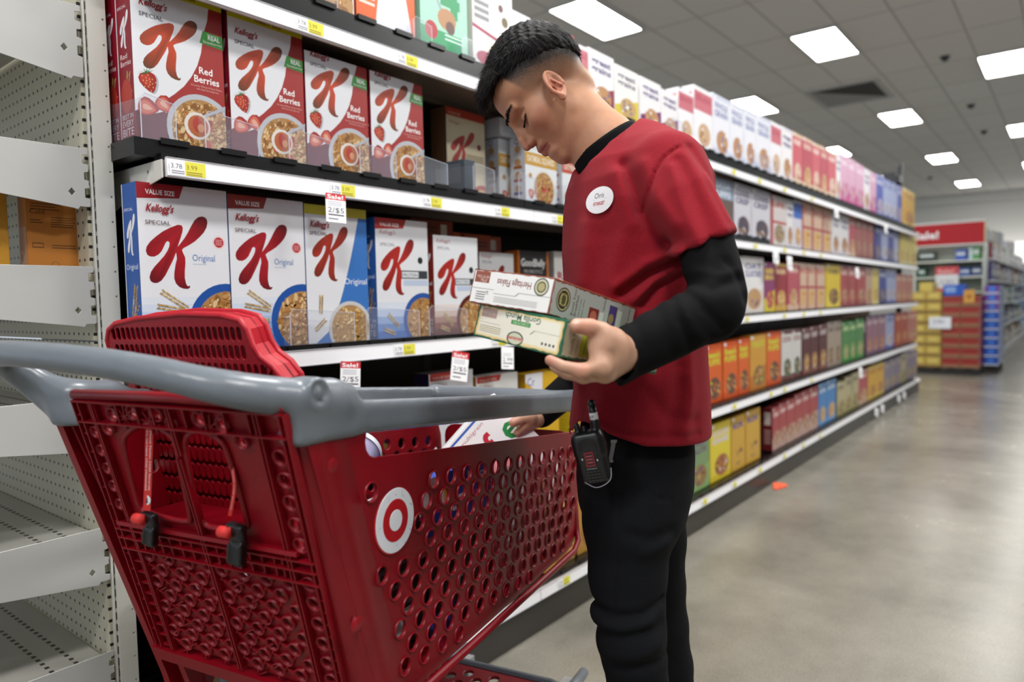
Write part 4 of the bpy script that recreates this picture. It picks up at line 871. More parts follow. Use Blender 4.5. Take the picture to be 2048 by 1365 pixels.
# --- rear corner columns, folded around the gate
def column(sg, b0):
    b = MB(); pr = [(.075, -.003), (.03, -.004), (.012, -.001), (.003, .008), (.0, .02), (.0, .042), (.012, .044), (.014, .03), (.03, .012), (.075, .004)]
    rows = [(.985, 0, 0), (.8, .06, .005), (.60, .130, .012), (.52, .155, .014), (.40, .185, .016)]
    V = []; n = len(pr)
    for z, sh, sb in rows:
        for a, q in pr: V.append((a+sh-.01, b0+sg*(q+sb), z))
    F = [[i*n+j, i*n+(j+1) % n, (i+1)*n+(j+1) % n, (i+1)*n+j] for i in range(len(rows)-1) for j in range(n)]
    if sg > 0: F = [f[::-1] for f in F]
    b.add(V, F, CRED, 0, True); b.build('corner_column', RED, cart)
column(1, 0.0)
b = MB()
for z0, s0, z1, s1 in ((.985, -.012, .80, .05), (.80, .05, .52, .145), (.52, .145, .30, .20)):
    for lo, hi in (((0, .455), (.03, .470)), ((.0, .402), (.03, .415)), ((.022, .412), (.03, .458))):
        b.prism([(s0+lo[0], lo[1], z0), (s0+hi[0], lo[1], z0), (s0+hi[0], hi[1], z0), (s0+lo[0], hi[1], z0)], (s1-s0, 0, z1-z0), CRED)
b.build('corner_column', RED, cart)
# --- rear gate: ribs, cups and two leg openings
BL, BR_ = .398, .012
def gp(lst, n=5):
    P = [np.array((q[0], (q[1]-.95)/ct)) for q in (rear_ab(*p) for p in lst)]; return [tuple(p) for p in P]
def closed_spline(P, n=3):
    m = len(P); out = []
    for i in range(m):
        a, b2, c, d = [np.array(P[(i+k) % m]) for k in (-1, 0, 1, 2)]
        for j in range(n): t = j/n; out.append(tuple(.5*((2*b2)+(-a+c)*t+(2*a-5*b2+4*c-d)*t*t+(-a+3*b2-3*c+d)*t**3)))
    return out
LEG1 = closed_spline(gp([(252, 885), (262, 862), (280, 849), (305, 846), (330, 857), (348, 872), (358, 895), (368, 950), (384, 1030), (380, 1040), (345, 1036), (300, 1022), (284, 1012), (268, 960)]))
LEG2 = closed_spline(gp([(373, 888), (382, 866), (400, 860), (425, 865), (446, 880), (458, 900), (478, 965), (497, 1040), (493, 1052), (460, 1056), (425, 1052), (410, 1042), (396, 1010), (382, 940)]))
cups = []
def cup_row(b0, b1, s0, s1, sb, ss, r=.0115):
    k = 0; s = s0
    while s > s1:
        q = b0+(k % 2)*sb/2
        while q < b1: cups.append((q, s, r)); q += sb
        s -= ss; k += 1
cup_row(.222, .352, -.188, -.372, .042, .0245); cup_row(.070, .205, -.188, -.372, .042, .0245)
for s in (.022, -.008, -.038, -.068, -.10): cups.append((.376-.0*s, s, .0095))
for s in (.01, -.022, -.055, -.088, -.12, -.152-.03, -.215, -.25, -.285, -.32, -.352): cups.append((.034-.02*s*0, s, .0115))
for q, s in ((.325, .052), (.282, .058), (.345, .030), (.235, .058), (.21, .045), (.157, .055), (.118, .05), (.093, .028)): cups.append((q, s, .011))
def shear(b_, s): return b_-.15*(-s)*0+0.0
GB = lambda b_, s: (b_+(-s)*(.10), s)         # the gate runs slightly outward towards the foot
out = [GB(.012, .075), GB(BL, .075), GB(BL+.002, -.37), GB(.018-.02, -.385)]
def ungb(p): return p
V, Fc = plate(out, [LEG1, LEG2]+[circ(*GB(q, s), r*.80, 12) for q, s, r in cups], .003, .0006)
b = MB(); b.add([gate_pt(q[0], q[1], q[2]) for q in V], Fc, CRED); ax_w = np.array(gate_pt(0, 0, 1))-np.array(gate_pt(0, 0, 0))
for q, s, r in cups:
    bb, ss = GB(q, s); b.lathe([(r*.80, .001), (r*.88, .0075), (r, .0075), (r, .0005)], gate_pt(bb, ss), ax_w, CRED, 16)
rd = random.Random(8)
def rib(p, q, h=.010, t=.0022):
    p, q = GB(*p), GB(*q); d = np.array(q)-np.array(p); L = np.linalg.norm(d)
    if L < 1e-5: return
    n = np.array((-d[1], d[0]))/L*t/2; c = [p+n, q+n, q-n, p-n]; c = [np.array(x) for x in c]
    b.prism([gate_pt(x[0], x[1], .001) for x in c], ax_w*h, CRED)
for q in (.398, .386, .362, .358): rib((q, .07), (q, -.375))
for q in (.010, .018, .052, .058): rib((q, .07), (q, -.385))
for q in (.2135, .208): rib((q, -.005), (q, -.375)); rib((q-.004, .07), (q-.004, .0))
for s in (.072, .040, -.142, -.158, -.178): rib((.398, s), (.012, s), .011)
for q in (.355, .31, .27, .24, .18, .145, .11, .07): rib((q, .07), (q, .036), .008)
for q in (.345, .325, .305, .285, .262, .24, .19, .17, .15, .128, .106, .084, .07): rib((q, -.142), (q, -.176), .008)
for i in range(10): s = -.182-.021*i; rib((.362, s), (.386, s), .007); rib((.30+.03*(i % 2), s), (.30+.03*(i % 2)+.02, s-.012), .006); rib((.13+.03*(i % 2), s), (.13+.03*(i % 2)+.02, s-.012), .006); rib((.012, s), (.018, s), .008)
for i in range(14): s = .05-.03*i; rib((.398, s), (.386, s), .008); rib((.052, s), (.058, s), .008)
for q, s in ((.30, .05), (.25, .045), (.14, .045)):
    for k in range(4): an = k*math.pi/4+.2; rib((q-.018*math.cos(an), s-.018*math.sin(an)), (q+.018*math.cos(an), s+.018*math.sin(an)), .006, .0016)
for q, s, r in cups:
    if s < -.18 and .07 < q < .36:
        rib((q+r*.95, s+.002), (q+.0215, s+.008), .007, .0016); rib((q, s-r*.95), (q+.004, s-.0175), .007, .0016)
b.build('gate_panel', RED, cart)
b = MB()
for L in (LEG1, LEG2): b.tube([gate_pt(q[0], q[1], .003) for q in L], .0042, CRED, 6, closed=True)
b.tube([gate_pt(*GB(.40, .078), .002), gate_pt(*GB(.2, .082), .002), gate_pt(*GB(.012, .078), .002)], .0075, CRED, 8)
b.build('gate_rim', RED, cart)
b = MB(); lo = GB(.41, -.392); hi = GB(-.005, -.40)
b.prism([gate_pt(lo[0], lo[1]+.012, -.01), gate_pt(lo[0], lo[1]+.012, .012), gate_pt(lo[0], lo[1]-.012, .012), gate_pt(lo[0], lo[1]-.012, -.01)], (0, hi[0]-lo[0], -.008), CRED)
b.build('gate_hinge_bar', RED, cart)
# --- folding child seat back with rows of slots
def seat():
    a0 = .13; tl = math.tan(math.radians(8)); c8, s8 = math.cos(math.radians(8)), math.sin(math.radians(8))
    def S(b_, s, w): return (a0-s*s8*-1*-1-w*c8, b_+.03, .992+s*c8-w*s8)
    top = [(.112, -.25), (.112, .03), (.113, .045), (.128, .064), (.150, .078), (.162, .095), (.168, .118), (.180, .132), (.215, .139), (.30, .142), (.40, .136), (.455, .128), (.474, .118), (.482, .10), (.482, .078), (.472, .062), (.45, .05), (.45, -.25)]
    slots = []
    for k in range(13):
        s = .112-.0275*k
        for i in range(24):
            q = .185+.0121*i-(.0035*(k % 2))
            lo_, hi_ = (.178, .473) if k < 2 else (.130, .44)
            if k >= 2: q = .135+.0121*i*1.1
            if lo_ < q < hi_ and q < .415+(.05 if s > -.02 else 0): slots.append((q, s-.004*(q-.3)**2*8))
    def ob(q, s): return circ(q, s+.006, .0043, 8)[:5]+[(p[0], p[1]-.012) for p in circ(q, s+.006, .0043, 8)[4:]+[circ(q, s+.006, .0043, 8)[0]]]
    V, Fc = plate(top, [ob(q, s) for q, s in slots], .004, .001)
    b = MB(); b.add([S(q[0], q[1], q[2]+.008) for q in V], Fc, '8a0819'); b.build('seat_face', RED, cart)
    b = MB(); V, Fc = plate(top, [], .004, .0); b.add([S(q[0], q[1], q[2]-.012) for q in V], Fc, '7c0615')
    n = len(top)
    for i in range(n):   # wide rolled edge
        p, q = top[i], top[(i+1) % n]; b.add([S(p[0], p[1], .008), S(q[0], q[1], .008), S(q[0], q[1], -.03), S(p[0], p[1], -.03)], [[0, 1, 2, 3]], 'b01626', 0, True)
    b.tube([S(p[0], p[1], .0085) for p in top[1:-1]], .0045, 'b01626', 6); b.tube([S(p[0], p[1], -.028) for p in top[1:-1]], .0045, 'b01626', 6)
    b.build('seat_shell', RED, cart)
seat()
b = MB(); b.box((.03, .05, .82), (.17, .40, .826), CRED); b.build('seat_pan', RED, cart)
# --- grey handle, corner castings and rim (one moulding)
G = Grid((-.12, -.05, .85), (.95, .60, 1.125), .0046)
hp = spline([(.055, .012, 1.022), (-.01, .015, 1.032), (-.05, .045, 1.043), (-.072, .09, 1.054), (-.084, .15, 1.066), (-.09, .25, 1.077), (-.09, .36, 1.083), (-.085, .45, 1.084), (-.062, .508, 1.076), (-.03, .532, 1.055), (-.005, .520, 1.025), (.005, .488, .998), (.012, .458, .98)], 3)
f = G.path([(*p, .0215+.004*(1-min(1, i/10))-.0035*min(1, i/18)) for i, p in enumerate(hp)])
def rim2(b0, b1f):
    bc = b0+(b1f-b0)*G.x/.9; zc = 1.003-.110*G.x; hh = .0225-.001*G.x
    q1 = np.abs(G.y-bc)-.013+.008; q2 = np.abs(G.z-zc)-hh+.008
    d = np.sqrt(np.maximum(q1, 0)**2+np.maximum(q2, 0)**2)+np.minimum(np.maximum(q1, q2), 0)-.008
    return smax(d, np.maximum(G.x-.905, .015-G.x), .01)
f = smin(f, rim2(.006, .006), .02); f = smin(f, rim2(WID-.004, WID-.064), .02)
f = smin(f, G.path([(.895, .006, .907, .0235), (.9, .385, .907, .0235)]), .015)
f = smin(f, G.bx((.045, .012, 1.003), (.055, .016, .035), .012), .02)              # near corner casting
f = smin(f, G.bx((-.001, .016, 1.003), (.014, .020, .030), .011), .015)
f = smin(f, G.bx((.03, .452, 1.0), (.045, .016, .030), .012), .03); f = smin(f, G.path([(-.02, .50, 1.05, .012), (.01, .46, 1.01, .016)]), .03); f = smin(f, G.bx((.008, .440, .982), (.012, .020, .018), .008), .02)
f = smax(f, .972-.055*np.maximum(G.x, 0)-.07*np.maximum(G.x-.1, 0)-G.z+.0, .004)
knob = G.cone((.010, -.012, 1.036), (.010, .01, 1.036), .0195); knob = smax(knob, -.0175-G.y, .003); f = smin(f, knob, .004)
f = smax(f, -(np.abs(np.sqrt((G.x-.010)**2+(G.z-1.036)**2)-.0105)-.0028+np.maximum(0, G.y+.0125)*2), .002)
V, Q = G.mesh(f); V = relax(V, Q, 2, .4); net_obj('handle_and_rim', V, Q, GREY, CGREY, cart)
# --- bullseye badge
b = MB(); bc, zc = .176, .832; by = .035*(.95-zc)-.0035
for r, c, e in ((.0485, 'b3131f', 0), (.0465, 'e3e6ee', .0006), (.0310, 'b3131f', .0010), (.0158, 'e3e6ee', .0014)):
    b.lathe([(0, e), (r-.001, e), (r, e-.001), (r, -.002)], (bc, by, zc), (0, -1, 0), c, 48, smooth=False)
rd = random.Random(4)
for i in range(12):
    an = rd.uniform(0, 6.28); rr = rd.uniform(.034, .044); x, z = bc+rr*math.cos(an), zc+rr*math.sin(an); t = rd.uniform(0, 6.28); L = rd.uniform(.003, .009)
    b.add([(x, by-.0008, z), (x+L*math.cos(t), by-.0008, z+L*math.sin(t)), (x+L*math.cos(t)+.0004, by-.0008, z+L*math.sin(t)+.0005), (x+.0004, by-.0008, z+.0004)], [[0, 1, 2, 3]], '4a4a52')
o = b.build('bullseye_badge', mat('badge', .35), cart); o['label'] = 'white ring badge around a red ring and white dot'
# --- seat straps and buckles
STR = mat('strap_webbing', .6); BLK = mat('black_plastic', .35, color='101012')
def strap(pts, w, wtop, tx, nm_label, side=1, buck=(0, 0)):
    P = spline(pts, 5); b = MB(); V = []; n = len(P)
    for i, p in enumerate(P):
        t = i/(n-1); hw = (wtop+(w-wtop)*t)/2; tw = side
        V += [gate_pt(p[0]-hw*tw, p[1], p[2]), gate_pt(p[0]+hw*tw, p[1], p[2]+.001)]
    b.add(V, [[2*i, 2*i+1, 2*i+3, 2*i+2] for i in range(n-1)], 'd6302c', 0, True)
    V2 = [tuple(np.array(v)-ax_w*.0012) for v in V]; b.add(V2, [[2*i+2, 2*i+3, 2*i+1, 2*i] for i in range(n-1)], 'b82824', 0, True)
    o = b.build('seat_strap', STR, cart)
    # lettering along the webbing
    m = MB(); nseg = len(P); acc = [0]
    for q0_, q1_ in zip(P[:-1], P[1:]): acc.append(acc[-1]+float(np.linalg.norm(q1_-q0_)))
    Lt = acc[-1]; nb = 0
    F = Face(m, (0, 0, 0), (1, 0, 0), (0, 1, 0), Lt, .02)
    if w > .01:
        F.text(tx[0], .02, .10, .0036, 'f6d8d4', width=.72, bold=.03); F.text(tx[1], .02, -.25, .0036, 'f6d8d4', width=.72, bold=.03)
        F.disc(.86, .0, .062, 'f2f2f2', 18); F.disc(.845, .0, .014, '20202a', 10); F.poly([(.86, -.10), (.90, -.10), (.90, .10), (.86, .10)], '2a3050', clip=False)
    else: F.text(tx[0], .15, -.04, .002, 'f6d8d4', width=.75)
    nv = []
    for x, y, z in m.v:      # lay the print along the webbing: x runs down the strap, y across it
        i = min(max(int(np.searchsorted(acc, x)), 1), nseg-1); t = (x-acc[i-1])/max(acc[i]-acc[i-1], 1e-6); q = P[i-1]+(P[i]-P[i-1])*t
        nv.append(tuple(np.array(gate_pt(q[0]-y, q[1], q[2]+.0008+z*4))))
    m.v = nv
    m.build('strap_print', STR, o)
def buckle(b_, s, w, sc, an):
    Gk = Grid((-.02, -.03, -.05), (.03, .03, .03), .0018); ca, sa = math.cos(an), math.sin(an)
    ax = [(1, 0, 0), (0, ca, sa), (0, -sa, ca)]
    f = Gk.bx((0, 0, .008), (.006, .0125, .006), .003, ax); f = smin(f, Gk.bx((.002, .002*sa, -.017), (.006, .010, .019), .004, ax), .004)
    f = smax(f, -Gk.bx((.008, 0, -.020), (.006, .004, .010), .002, ax), .002); f = smax(f, -Gk.bx((-.006, .0, -.008), (.003, .012, .0022), .001, ax), .001)
    f = smin(f, Gk.bx((-.004, .0085, -.02), (.003, .002, .012), .0015, ax), .002); f = smin(f, Gk.bx((-.004, -.0085, -.02), (.003, .002, .012), .0015, ax), .002)
    V, Q = Gk.mesh(f); V = relax(V, Q, 1)*sc+np.array(gate_pt(b_, s, w)); net_obj('buckle', V, Q, BLK, (.01, .01, .011), cart)
    m = MB(); c = np.array(gate_pt(b_+.011, s+.008, w+.006)); m.tube([c+np.array((0, -.009, 0)), c+np.array((0, .009, 0))], .0075, 'd6302c', 12); m.build('strap_roll', STR, cart)
def G1_(px, py, w=0.): q = rear_ab(px, py, -w/ct); return q[0], (q[1]+w*st-.95)/ct
a_, b_, c_ = G1_(299, 858, -.012), G1_(297, 950, .004), G1_(294, 1022, .016)
strap([(*a_, -.012), (*b_, .004), (*c_, .016)], .0145, .0145, ('Please Fasten Child Securely', 'Do not Leave Child Unattended'), '')
e_ = G1_(300, 1045, .02); buckle(e_[0], e_[1], .02, 1.0, .15)
a_, m_, b_, c_ = G1_(452, 885, -.01), G1_(463, 925, .002), G1_(469, 975, .012), G1_(460, 1032, .016)
strap([(*a_, -.010), (*m_, .002), (*b_, .012), (*c_, .016)], .006, .003, ('Please Fasten Child Securely', ''), '')
e_ = G1_(473, 1072, .022); buckle(e_[0], e_[1], .022, 1.15, .12)
# --- lower rack, frame legs, wheels
V, Fc = plate(rrect(.34, .0, .80, .40, .03), [circ(.37+.05*i+(k % 2)*.025, .03+.034*k, .014, 12, .012) for k in range(11) for i in range(13) if .37+.05*i+(k % 2)*.025 < .775], .008, .0015)
b = MB(); b.add([(q[0], q[1], .262+q[2]) for q in V], Fc, CRED); b.build('lower_rack', RED, cart)
b = MB(); b.tube([(.34, -.008, .265), (.76, -.008, .265), (.80, .010, .265), (.812, .04, .265), (.812, .36, .265), (.80, .39, .265), (.76, .408, .265), (.34, .408, .265)], .009, CGREY, 8); b.build('rack_edge', GREY, cart)
b = MB()
for y in (.03, .38): b.tube(spline([(.20, y, .56), (.19, y, .40), (.16, y, .22), (.20, y, .17), (.60, y, .20), (1.0, y, .20)], 4), .0125, CGREY, 10); b.tube([(.5, y, .2), (.5, y, .256)], .01, CGREY, 8); b.tube([(.75, y, .2), (.75, y, .256)], .01, CGREY, 8)
b.tube([(.19, .03, .38), (.19, .38, .38)], .01, CGREY, 8); b.tube([(.17, .03, .22), (.17, .38, .22)], .01, CGREY, 8)
b.build('chassis', GREY, cart)
for x, y in ((.20, .03), (.20, .38), (.96, .05), (.96, .36)):
    b = MB(); b.lathe([(0, -.012), (.058, -.014), (.0625, -.006), (.0625, .006), (.058, .014), (0, .012)], (x, y, .0635), (0, 1, 0), '1c1c1e', 24); b.lathe([(0, -.016), (.02, -.016), (.02, .016), (0, .016)], (x, y, .0635), (0, 1, 0), '8a8a8c', 12)
    o = b.build('wheel', PLASTIC, cart)
    b = MB(); b.box((x-.015, y-.024, .05), (x+.015, y-.018, .165), '9a9a9c'); b.box((x-.015, y+.018, .05), (x+.015, y+.024, .165), '9a9a9c'); b.box((x-.02, y-.024, .16), (x+.02, y+.024, .19), '9a9a9c'); b.build('caster_fork', PAINT, o)
# --- things lying in the cart
def in_cart(a, b_, z, w, h, d, col, label, art=None, rot=(0, 0, 0), cat='box', RM=None, name='carton', side=None):
    m = MB(); m.box((0, 0, 0), (w, d, h), col, bev=.001)
    F = Face(m, (0, 0, 0), (1, 0, 0), (0, 0, 1), w, h); F.k = 6; S = Face(m, (0, d, 0), (0, -1, 0), (0, 0, 1), d, h); S.k = 6
    if side: S.rect(0, 0, 1, 1, side)
    if art: art(F, S)
    R = Matrix.Rotation(rot[2], 4, 'Z') @ Matrix.Rotation(rot[1], 4, 'Y') @ Matrix.Rotation(rot[0], 4, 'X')
    if RM is not None: R = RM
    return tag(m.build(name, PRINT, None, MC @ Matrix.Translation((a, b_, z)) @ R), label, cat)
def a_blue(F, S): F.rect(0, .55, .35, 1, 'e8e8ee'); F.rect(.3, .62, .42, .8, 'f0c040'); F.text('pure', .30, .42, .035, 'f0f4fa', width=.34, bold=.05); F.rect(0, .50, 1, .56, 'c8308a'); F.rect(0, 0, 1, .22, 'c05860'); F.text('life', .62, .66, .03, 'e8f0fa', width=.25)
in_cart(.31, .05, .722, .26, .125, .06, '1f4fc4', 'blue carton with white lettering seen through the near cart wall holes', a_blue)
def a_blk(F, S): F.lines(.1, .8, .3, .8, 6, '50505a', .2); F.rect(.45, .1, .75, .3, 'd0d0d4')
in_cart(.17, .05, .60, .15, .20, .07, '121214', 'black carton standing in the rear of the cart basket', a_blk)
in_cart(.34, .055, .564, .20, .15, .07, '20222c', 'dark carton lying under the blue one in the cart', lambda F, S: (F.text('Dark', .2, .4, .04, 'c8c8d0', width=.5), F.rect(0, 0, .5, .3, '2b4fb0')))
in_cart(.56, .05, .565, .19, .24, .06, 'a84a50', 'dull red carton standing mid basket in the cart', lambda F, S: (F.rect(.3, .3, .7, .6, 'd8d0d4'), F.rect(0, .7, 1, 1, 'd8dae2')))
in_cart(.76, .05, .57, .13, .20, .06, '7a3038', 'maroon carton near the front of the cart basket', lambda F, S: F.rect(.2, .4, .8, .8, 'c8a878'))
in_cart(.15, .15, .565, .10, .17, .08, 'c8c0a0', 'cream carton low at the rear of the basket', None)
in_cart(.34, .18, .565, .22, .19, .10, 'b8bcc4', 'light grey carton on the far side of the basket', lambda F, S: F.text('OATS', .1, .5, .05, '5a4a48', width=.7))
in_cart(.60, .17, .565, .20, .24, .10, '8d7a5c', 'tan carton on the far side of the basket', None)
def a_life(F, S):
    x = .06
    for ch, c in (('L', '3a62b8'), ('i', 'd8a838'), ('f', 'c03040'), ('e', '2f8a4a')):
        F.text(ch, x, .60, .060, c, bold=.035); x += .17 if ch == 'i' else .25
    F.rect(0, .955, 1, .975, '3a62b8'); F.text('multigrain', .30, .89, .009, 'c06a78', width=.35)
in_cart(.765, .09, .61, .205, .26, .055, 'f2f2f4', 'white cereal box with big coloured letters being laid in the cart', a_life, RM=Matrix.Rotation(-.8, 4, 'Z') @ Matrix.Rotation(-.25, 4, 'X') @ Matrix.Rotation(-.75, 4, 'Y'), cat='cereal box', name=NM)
# cardboard canister by the rear of the basket
m = MB(); m.lathe([(0, 0), (.040, 0), (.042, .002), (.042, .125), (.0445, .127), (.0445, .137), (.041, .139), (.039, .133), (0, .133)], (0, 0, 0), (0, 0, 1), 'b8b4d8', 32)
m.lathe([(.0427, .018), (.0427, .085)], (0, 0, 0), (0, 0, 1), 'd9d2bf', 32)
rd = random.Random(7)
for i in range(160):
    an = rd.uniform(0, 6.28); z = rd.uniform(.022, .08); t = .09; q = [(.0431*math.cos(an+dx), .0431*math.sin(an+dx), z+dz) for dx, dz in ((-t, 0), (0, -.003), (t, 0), (0, .003))]
    m.add(q, [[0, 1, 2, 3]], rd.choice(('c9bfa2', 'e8e2d2', 'b8a888', 'f0ece2')))
m.lathe([(.0, .1395), (.044, .1395), (.0455, .137), (.0455, .125)], (0, 0, 0), (0, 0, 1), 'd5dbe6', 32)
tag(m.build('canister', PRINT, None, MC @ Matrix.Translation((.195, .12, .85)) @ Matrix.Rotation(.35, 4, 'Z') @ Matrix.Rotation(1.15, 4, 'Y') @ Matrix.Scale(.86, 4)), 'oatmeal canister with lilac wrapper and white lid lying in the cart', 'canister')

# ---------------------------------------------------------------- the young man (built in a frame turned with the viewing yaw: x right, y away, z up)
RX, RY = np.array([.6213, -.7836, 0]), np.array([.7836, .6213, 0])
MP = frame_mat((0, 0, 0), RX, RY, (0, 0, 1))
def L(px, py, d):
    p = at_depth(px, py, d); return np.array([p@RX, p@RY, p[2]])
man = empty('person', mw=MP @ Matrix.Translation(tuple(np.array([L(1280, 900, 1.3)[0], 1.3, 0]))))
tag(man, 'young man in a red t-shirt over black sleeves looking down, holding two cereal boxes', 'person')
MI = Matrix.Translation(tuple(-np.array([L(1280, 900, 1.3)[0], 1.3, 0])))
SKIN = mat('skin', .48, spec=.4, sub=.12, bump=.10, bscale=700, noise=.06, nscale=60)
KP = 1.3/FPX
HO = L(1106, 174, 1.3); HU = np.array([-.616, 0, -.788]); HV = np.array([-.788, 0, .616]); HW = np.array([0, -1., 0])
def hd(u, v, w=0.): return (u*KP, v*KP, w)
def H2P(V): return V[:, :1]*HU+V[:, 1:2]*HV+V[:, 2:3]*HW+HO
# neck axis in head coordinates
def P2H(p): d = np.array(p)-HO; return (d@HU, d@HV, d@HW)
NA, NB, NC_ = P2H(L(1142, 225, 1.3)), P2H(L(1214, 300, 1.3)), P2H(L(1245, 350, 1.3))
def head_base(G):
    e = lambda c, r: G.ell(hd(*c[:2], c[2]), (r[0]*KP, r[1]*KP, r[2]))
    cr = smin(e((-5, 50, 0), (90, 80, .077)), e((-34, 22, 0), (48, 40, .060)), .02)
    return smin(cr, e((40, 50, 0), (64, 52, .066)), .02)
def head_sdf(G):
    e = lambda c, r: G.ell(hd(*c[:2], c[2]), (r[0]*KP, r[1]*KP, r[2]))
    c = lambda a, b, ra, rb: G.cone(hd(*a), hd(*b), ra*KP, rb*KP)
    f = head_base(G)
    f = smin(f, e((52, -22, 0), (56, 60, .061)), .022)
    f = smin(f, e((58, -68, 0), (46, 42, .047)), .018)
    ns = G.cone(NA, NB, .055, .059); ns = smin(ns, G.cone(NB, NC_, .059, .060), .02)
    ns = smin(ns, G.ell(hd(-42, -22, 0), (24*KP, 40*KP, .042)), .03)
    f = smin(f, ns, .014)
    for s in (1, -1):
        f = smin(f, c((26, -62, s*.044), (46, -86, s*.036), 13, 14), .020); f = smin(f, c((40, -86, s*.040), (90, -98, s*.012), 15, 16), .014)
        f = smin(f, e((70, -14, s*.045), (26, 20, .017)), .016)
        f = smin(f, c((101, 29, s*.010), (90, 31, s*.042), 8, 5), .014)
    f = smin(f, e((96, -96, 0), (17, 15, .020)), .012); f = smin(f, e((97, -79, 0), (17, 13, .028)), .01)
    f = smin(f, e((106, -52, 0), (12, 11, .021)), .009)
    for s in (1, -1):      # sockets, lids
        f = smax(f, -e((107, 4, s*.034), (18, 12, .019)), .012)
        f = smin(f, G.ell(hd(82, 2, s*.031), (.0135, .0128, .0150)), .004)
        f = smax(f, -c((97, 13, s*.020), (82, 13, s*.046), 2, 2), .004)
    f = smin(f, c((104, 20, 0), (120, -14, 0), 7.5, 7.5), .010); f = smin(f, c((120, -14, 0), (125.5, -29, 0), 7.5, 9), .005)
    for s in (1, -1):
        f = smin(f, e((113, -32, s*.0115), (11, 8, .0070)), .004)
        f = smax(f, -e((114, -42, s*.0070), (6, 4.5, .0032)), .0015)
    f = smin(f, c((115.5, -55.5, 0), (102, -59.5, .022), 4.8, 2.5), .004); f = smin(f, c((115.5, -55.5, 0), (102, -59.5, -.022), 4.8, 2.5), .003)
    f = smin(f, c((113, -66, 0), (101, -62.5, .019), 7, 3), .003); f = smin(f, c((113, -66, 0), (101, -62.5, -.019), 7, 3), .003)
    for s in (1, -1): f = smax(f, -c((124, -60.3, 0), (99, -60.5, s*.027), 1.3, 1.3), .0025)
    for s in (1, -1):
        f = smin(f, e((40, -34, s*.036), (36, 38, .021)), .022); f = smin(f, c((110, -4, s*.006), (112, -30, s*.009), 6, 6), .006)
    # ear
    ca, sa = math.cos(.30), math.sin(.30)
    for s in (1, -1):
        out = np.array((-.42, .05, .9*s)); out /= np.linalg.norm(out); lng = np.array((-sa, ca, 0)); lng = lng-out*(lng@out); lng /= np.linalg.norm(lng); ax = (np.cross(lng, out), lng, out)
        C = np.array(hd(18, -11, s*.0785))
        g = G.ell(C, (17*KP, 30*KP, .0065), ax); g = smax(g, -G.ell(C+out*.0060+lng*-.001, (12*KP, 21*KP, .0068), ax), .003)
        ring = []
        for i in range(15):
            t = math.radians(-70+i*22); q = C+out*.0035+(ax[0]*s*1.)*(15.5*KP*math.cos(t))*1.+lng*(28*KP*math.sin(t)); ring.append((*q, .0031))
        g = smin(g, G.path(ring[:-2]), .002); g = smin(g, G.ell(C-lng*.0235+out*.001+np.array((.004, 0, 0)), (9*KP, 9*KP, .0045), ax), .004)
        g = smin(g, G.cone(C+out*.002+lng*.012, C+out*.003-lng*.010+np.array((-.007, 0, 0)), .0022, .0026), .002)
        g = smin(g, G.cone(C+np.array((.012, -.002, -s*.002)), C+np.array((.008, -.010, 0)), .004, .003), .003)
        f = smin(f, g, .0035)
        f = smax(f, -G.ell(C+np.array((.006, -.004, s*.004)), (.004, .0055, .008)), .002)
    return f
def hair_line(u): return np.interp(u, [-200, -85, -72, -60, -42, -25, -3, 18, 38, 52, 62, 75, 95, 140], [-70, -36, -18, 6, 26, 38, 48, 62, 70, 76, 86, 88, 86, 84])
G = Grid((-.115, -.205, -.100), (.130, .140, .100), .0019)
f = head_sdf(G); V, Q = G.mesh(f); V = relax(V, Q, 1, .3)
# complexion, lips, closely cropped sides
u, v, w = V[:, 0]/KP, V[:, 1]/KP, V[:, 2]
rs = np.random.default_rng(3)
base = np.array(lin('bd8b6b')); C = np.tile(base, (len(V), 1))
def blend(C, col, m): col = np.array(lin(col)); m = np.clip(m, 0, 1)[:, None]; return C*(1-m)+col*m
C = blend(C, 'b5715c', .45*np.exp(-(((u-72)/26)**2+((v+16)/20)**2))); C = blend(C, 'b86f5c', .5*np.exp(-(((u-124)/14)**2+((v+28)/14)**2)))
C = blend(C, 'c0705f', .6*np.exp(-(((u-18)/20)**2+((v+11)/30)**2))*(np.abs(w) > .074))
C = blend(C, 'a0584e', .75*((u > 97) & (np.abs(w) < .0245) & (v < -50.5-.25*(116-u)*0) & (v > -72))*np.clip(1-np.abs(v+60.5)/11, 0, 1)**.4*(u+np.abs(w)*350 > 106))
lim = np.interp(v, [-90, -40, -5, 50, 70, 90], [10, 36, 52, 62, 64, 64]); dv = hair_line(u)-v
fade = np.clip(1-(dv-2)/np.interp(u, [-80, -40, 30, 60], [50, 62, 68, 52]), 0, 1)**1.1*np.clip((lim-u)/5, 0, 1)
fade = np.clip(fade*(.9+.25*rs.random(len(V))), 0, 1); ear = (np.abs(w) > .0775)&(np.abs(u-18) < 21)&(np.abs(v+11) < 33)&(np.abs(w)>.0765); fade[ear] = 0
C = blend(C, '8d7a68', .30*np.clip((lim-u)/6, 0, 1)*np.clip((95-dv)/30, 0, 1)*(dv > 0)*(~ear))
C = blend(C, '14110f', np.clip(fade*1.08, 0, .97))
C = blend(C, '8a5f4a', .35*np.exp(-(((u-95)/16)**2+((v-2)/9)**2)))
parts = [(H2P(V), Q, C)]
